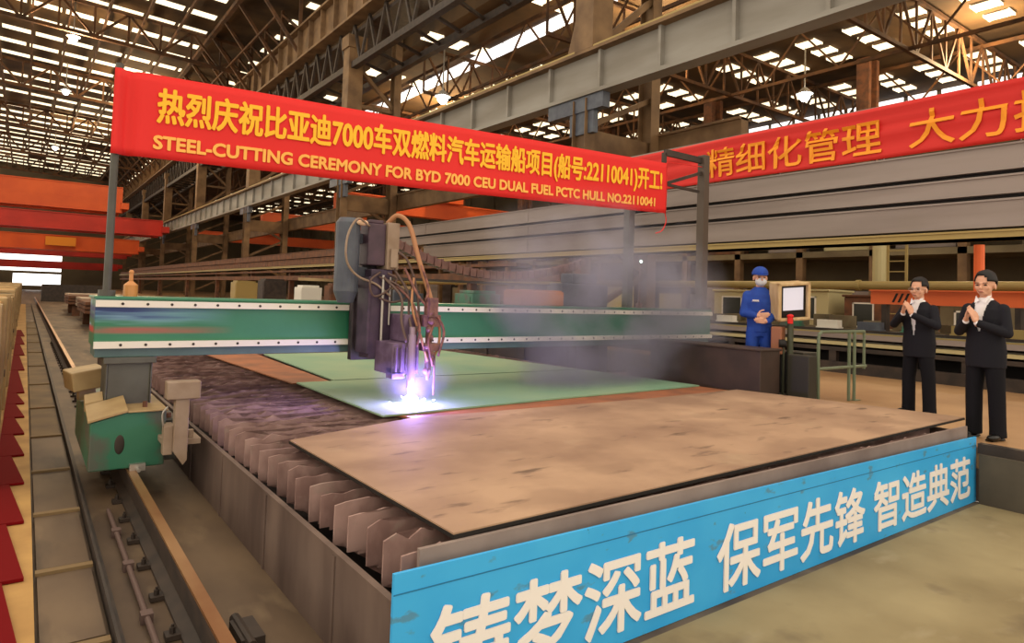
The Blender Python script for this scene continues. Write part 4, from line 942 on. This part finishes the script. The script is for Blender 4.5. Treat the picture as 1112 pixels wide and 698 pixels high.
        for fc in bm.faces:
            c = fc.calc_center_median(); 
            if c.y < -.02 and c.y > -.19 and fc.normal.y < .15 and c.z > zb and abs(c.x) < vw * ((c.z - zb) / vz0) ** .8 + .008: kill.append(fc)
            elif c.z > 1.452 and abs(c.x) < .075 and fc.normal.z > .3: kill.append(fc)
            elif vz0 > .3 and c.z < zb and False: kill.append(fc)
        bmesh.ops.delete(bm, geom=kill, context='FACES'); bm.to_mesh(me); bm.free()
        jk = obj('suit_jacket', xf(me, Q), M_suit, T, smooth=True)
        sdm = jk.modifiers.new('thickness', 'SOLIDIFY'); sdm.thickness = .012; sdm.offset = -1
        b = NB()   # collar wings
        for q in (-1, 1): extr(b, [(q * .012, -.085, 1.445), (q * .058, -.066, 1.492), (q * .072, -.02, 1.50), (q * .055, -.098, 1.42)], (0, -.008, -.004))
        obj('shirt_collar', xf_b(b, Q), M_shirt, T)
        b = NB(); g = ball(b, (0, 0, 0), .1, 24, (.83, .98, 1.0))
        for v in g: v.co = v.co + Vector((0, .018, .132))
        kill = [v for v in b.verts if (v.co.y < -.055 + .02 * math.cos(v.co.x * 40 + hair_side) and v.co.z < .172) or (v.co.z < .075) or (v.co.y < .0 and v.co.z < .13) or (abs(v.co.x) > .055 and v.co.y < .03 and v.co.z < .112)]
        bmesh.ops.delete(b, geom=kill, context='VERTS')
        for v in b.verts:
            k = 1 + .03 * math.sin(v.co.x * 90) * math.sin(v.co.y * 70 + 1) + (.05 if v.co.z > .19 else 0); v.co = HQ @ Vector((v.co.x * k, v.co.y * k, .132 + (v.co.z - .132) * k))
        hr = obj('hair', xf_b(b, Q), M_hair, T, smooth=True); sdm = hr.modifiers.new('thickness', 'SOLIDIFY'); sdm.thickness = .016; sdm.offset = 0
    else:
        b = NB(); loft(b, [((0, .005, .84), .17, .125), ((0, .005, .98), .165, .12), ((0, 0, 1.10), .17 * build, .125), ((0, 0, 1.26), .19 * build, .138), ((0, .003, 1.36), .185 * build, .122), ((0, .006, 1.43), .12, .09), ((0, .008, 1.475), .072, .068)])
        for i, sd_ in enumerate((-1, 1)): sleeve(b, arms[i], sd_, .070, .058, .048)
        obj('work_jacket', xf(remesh(b, .010, 4), Q), M_overall, T, smooth=True)
        b = NB()
        for k in range(7): box(b, -.115 + k * .012, -.107 + k * .012, -.146, -.132, 1.275, 1.293)
        box(b, -.125, -.03, -.142, -.130, 1.268, 1.272)
        obj('chest_emblem', xf_b(b, Q), M_white, T)
        b = NB(); g = ball(b, (0, 0, 0), .1, 24, (.86, 1.0, .82))
        for v in g: v.co += Vector((0, .015, .145))
        bmesh.ops.delete(b, geom=[v for v in b.verts if v.co.z < .125], context='VERTS')
        for v in b.verts: v.co = HQ @ v.co
        cp = obj('cap', xf_b(b, Q), M_overall, T, smooth=True); sdm = cp.modifiers.new('thickness', 'SOLIDIFY'); sdm.thickness = .01; sdm.offset = 1
        b = NB(); g = ball(b, (0, 0, 0), .1, 16, (.7, .62, .06))
        for v in g: v.co = HQ @ (v.co + Vector((0, -.085, .128 + v.co.y * .12)))
        obj('cap_peak', xf_b(b, Q), M_overall, T, smooth=True)
        b = NB(); g = ball(b, (0, 0, 0), .1, 20, (.66, .62, .55))
        for v in g: v.co += Vector((0, -.035, .048))
        bmesh.ops.delete(b, geom=[v for v in b.verts if v.co.y > -.02], context='VERTS')
        for v in b.verts: v.co = HQ @ v.co
        mk = obj('face_mask', xf_b(b, Q), M_mask, T, smooth=True); sdm = mk.modifiers.new('thickness', 'SOLIDIFY'); sdm.thickness = .004; sdm.offset = 1
        b = NB(); g = ball(b, (0, 0, 0), .1, 20, (.8, .95, .7))
        for v in g: v.co += Vector((0, .02, .12))
        bmesh.ops.delete(b, geom=[v for v in b.verts if v.co.y < .01 or v.co.z < .06], context='VERTS')
        for v in b.verts: v.co = HQ @ v.co
        obj('hair', xf_b(b, Q), M_hair, T, smooth=True)
    for q in (-1, 1):
        b = NB(); g = ball(b, (0, 0, 0), .012, 10, (1.25, .35, .5))
        for v in g: v.co = HQ @ (v.co + Vector((q * .033, -.080, .097)))
        obj('eye', xf_b(b, Q), M_black, T, smooth=True)
        b = NB(); g = box(b, q * .033 - .018, q * .033 + .018, -.089, -.082, .113, .119)
        for v in g: v.co = HQ @ v.co
        obj('eyebrow', xf_b(b, Q), M_hair, T)
    if kind == 'suit':
        b = NB(); g = ball(b, (0, 0, 0), .012, 10, (1.9, .4, .42))
        for v in g: v.co = HQ @ (v.co + Vector((0, -.0955, .035)))
        obj('lips', xf_b(b, Q), mat('lips', s2l(160, 92, 82), .5), T, smooth=True)
    if glasses:
        b = NB()
        for q in (-1, 1):
            for k in range(14):
                a0, a1 = 2 * PI * k / 14, 2 * PI * (k + 1) / 14
                cyl(b, hp(q * .034 + .026 * math.cos(a0), -.1, .096 + .018 * math.sin(a0)), hp(q * .034 + .026 * math.cos(a1), -.1, .096 + .018 * math.sin(a1)), .002, n=5)
            cyl(b, hp(q * .06, -.1, .1), hp(q * .078, .01, .1), .002, n=5)
        cyl(b, hp(-.009, -.1, .1), hp(.009, -.1, .1), .002, n=5)
        obj('glasses', xf_b(b, Q), M_metal, T)
    return T
def xf_b(b, Q):
    bmesh.ops.transform(b, matrix=Q, verts=b.verts); return b

clap = [dict(elbow=(-.27, -.09, 1.15), wrist=(-.062, -.245, 1.29), dir=(.28, -.35, .9), nrm=(1, .25, 0), curl=.1),
        dict(elbow=(.27, -.09, 1.15), wrist=(.062, -.255, 1.28), dir=(-.22, -.30, .9), nrm=(-1, .25, 0), curl=.22)]
clap2 = [dict(elbow=(-.235, -.05, 1.11), wrist=(-.070, -.23, 1.22), dir=(.3, -.35, .88), nrm=(1, .25, 0), curl=.12),
         dict(elbow=(.235, -.05, 1.11), wrist=(.05, -.25, 1.21), dir=(-.22, -.25, .92), nrm=(-1, .25, 0), curl=.25)]
# facing angle: 0 looks towards -Y; negative turns towards -X
person('person', 'man in a black suit and glasses applauding, left of the two suited men', (9.12, 3.70, .52), R(-98), 1.70, 'suit', clap, glasses=True, head_turn=R(4), legs_w=.125, vneck=(.045, .42, 1), build=1.12)
person('person', 'man in a black suit with hands clasped, standing at the right edge', (8.20, 2.68, .52), R(-100), 1.73, 'suit', clap2, legs_w=.11, head_turn=R(8), hair_side=2, vneck=(.062, .32, 1), build=1.08)
wk = [dict(elbow=(-.215, -.02, 1.10), wrist=(-.075, -.215, 1.07), dir=(.85, -.35, .1), nrm=(0, 1, .1), curl=.35),
      dict(elbow=(.215, -.02, 1.10), wrist=(.07, -.22, 1.0), dir=(-.85, -.3, .05), nrm=(0, 1, .1), curl=.35)]
b = NB(); box(b, 8.12, 8.62, 5.1, 5.8, .522, .62); tag(obj('duckboard', b, M_dark), 'dark standing board under the worker behind the console', 'board')
person('person', 'worker in blue overalls, blue cap and pale face mask behind the control console', (8.30, 5.42, .622), R(-48), 1.72, 'work', wk, head_turn=R(4), build=1.05)

# ================================================================== SMOKE
def volume(name, b, lab, dens, col, scale, lo, hi, m_name, falloff=None):
    m = bpy.data.materials.new(m_name); m.use_nodes = True; nt = m.node_tree; N = nt.nodes; L = nt.links; N.clear()
    out = N.new('ShaderNodeOutputMaterial'); v = N.new('ShaderNodeVolumePrincipled'); v.inputs['Color'].default_value = (*col, 1); v.inputs['Anisotropy'].default_value = .1
    tc = N.new('ShaderNodeTexCoord'); nz = N.new('ShaderNodeTexNoise'); nz.inputs['Scale'].default_value = scale; nz.inputs['Detail'].default_value = 3
    L.new(tc.outputs['Object'], nz.inputs['Vector'])
    mr = N.new('ShaderNodeMapRange'); mr.inputs['From Min'].default_value = lo; mr.inputs['From Max'].default_value = hi; mr.inputs['To Max'].default_value = dens; L.new(nz.outputs['Fac'], mr.inputs['Value'])
    a = mr.outputs[0]
    gm = N.new('ShaderNodeMapping'); gm.inputs['Location'].default_value = (-1, -1, -1); gm.inputs['Scale'].default_value = (2, 2, 2); L.new(tc.outputs['Generated'], gm.inputs[0])
    ln = N.new('ShaderNodeVectorMath'); ln.operation = 'LENGTH'; L.new(gm.outputs[0], ln.inputs[0])
    m2 = N.new('ShaderNodeMapRange'); m2.inputs['From Min'].default_value = .25; m2.inputs['From Max'].default_value = 1.0; m2.inputs['To Min'].default_value = 1; m2.inputs['To Max'].default_value = 0; L.new(ln.outputs['Value'], m2.inputs['Value'])
    mu = N.new('ShaderNodeMath'); mu.operation = 'MULTIPLY'; L.new(a, mu.inputs[0]); L.new(m2.outputs[0], mu.inputs[1])
    L.new(mu.outputs[0], v.inputs['Density']); L.new(v.outputs[0], out.inputs['Volume'])
    o = obj(name, b, m); return tag(o, lab, 'smoke', kind='stuff')
b = NB(); ball(b, (6.4, 6.5, 1.65), 1, 24, (2.7, .85, 1.75)); volume('smoke', b, 'thin cutting smoke, arc light tinted into its colour, drifting to the right of the torch', 2.9, (.76, .73, .93), 1.0, .42, .68, 'smoke_volume')  # lavender light of the arc is put into the smoke colour
b = NB(); ball(b, (3.2, 5.95, 1.0), .42, 20, (1.15, 1, .60)); volume('glow_fume', b, 'ball of fumes added right around the cutting arc for its glow', .55, (.78, .74, 1), 4, .2, .6, 'glow_fume_volume')  # haze ball added to give the arc a round glow
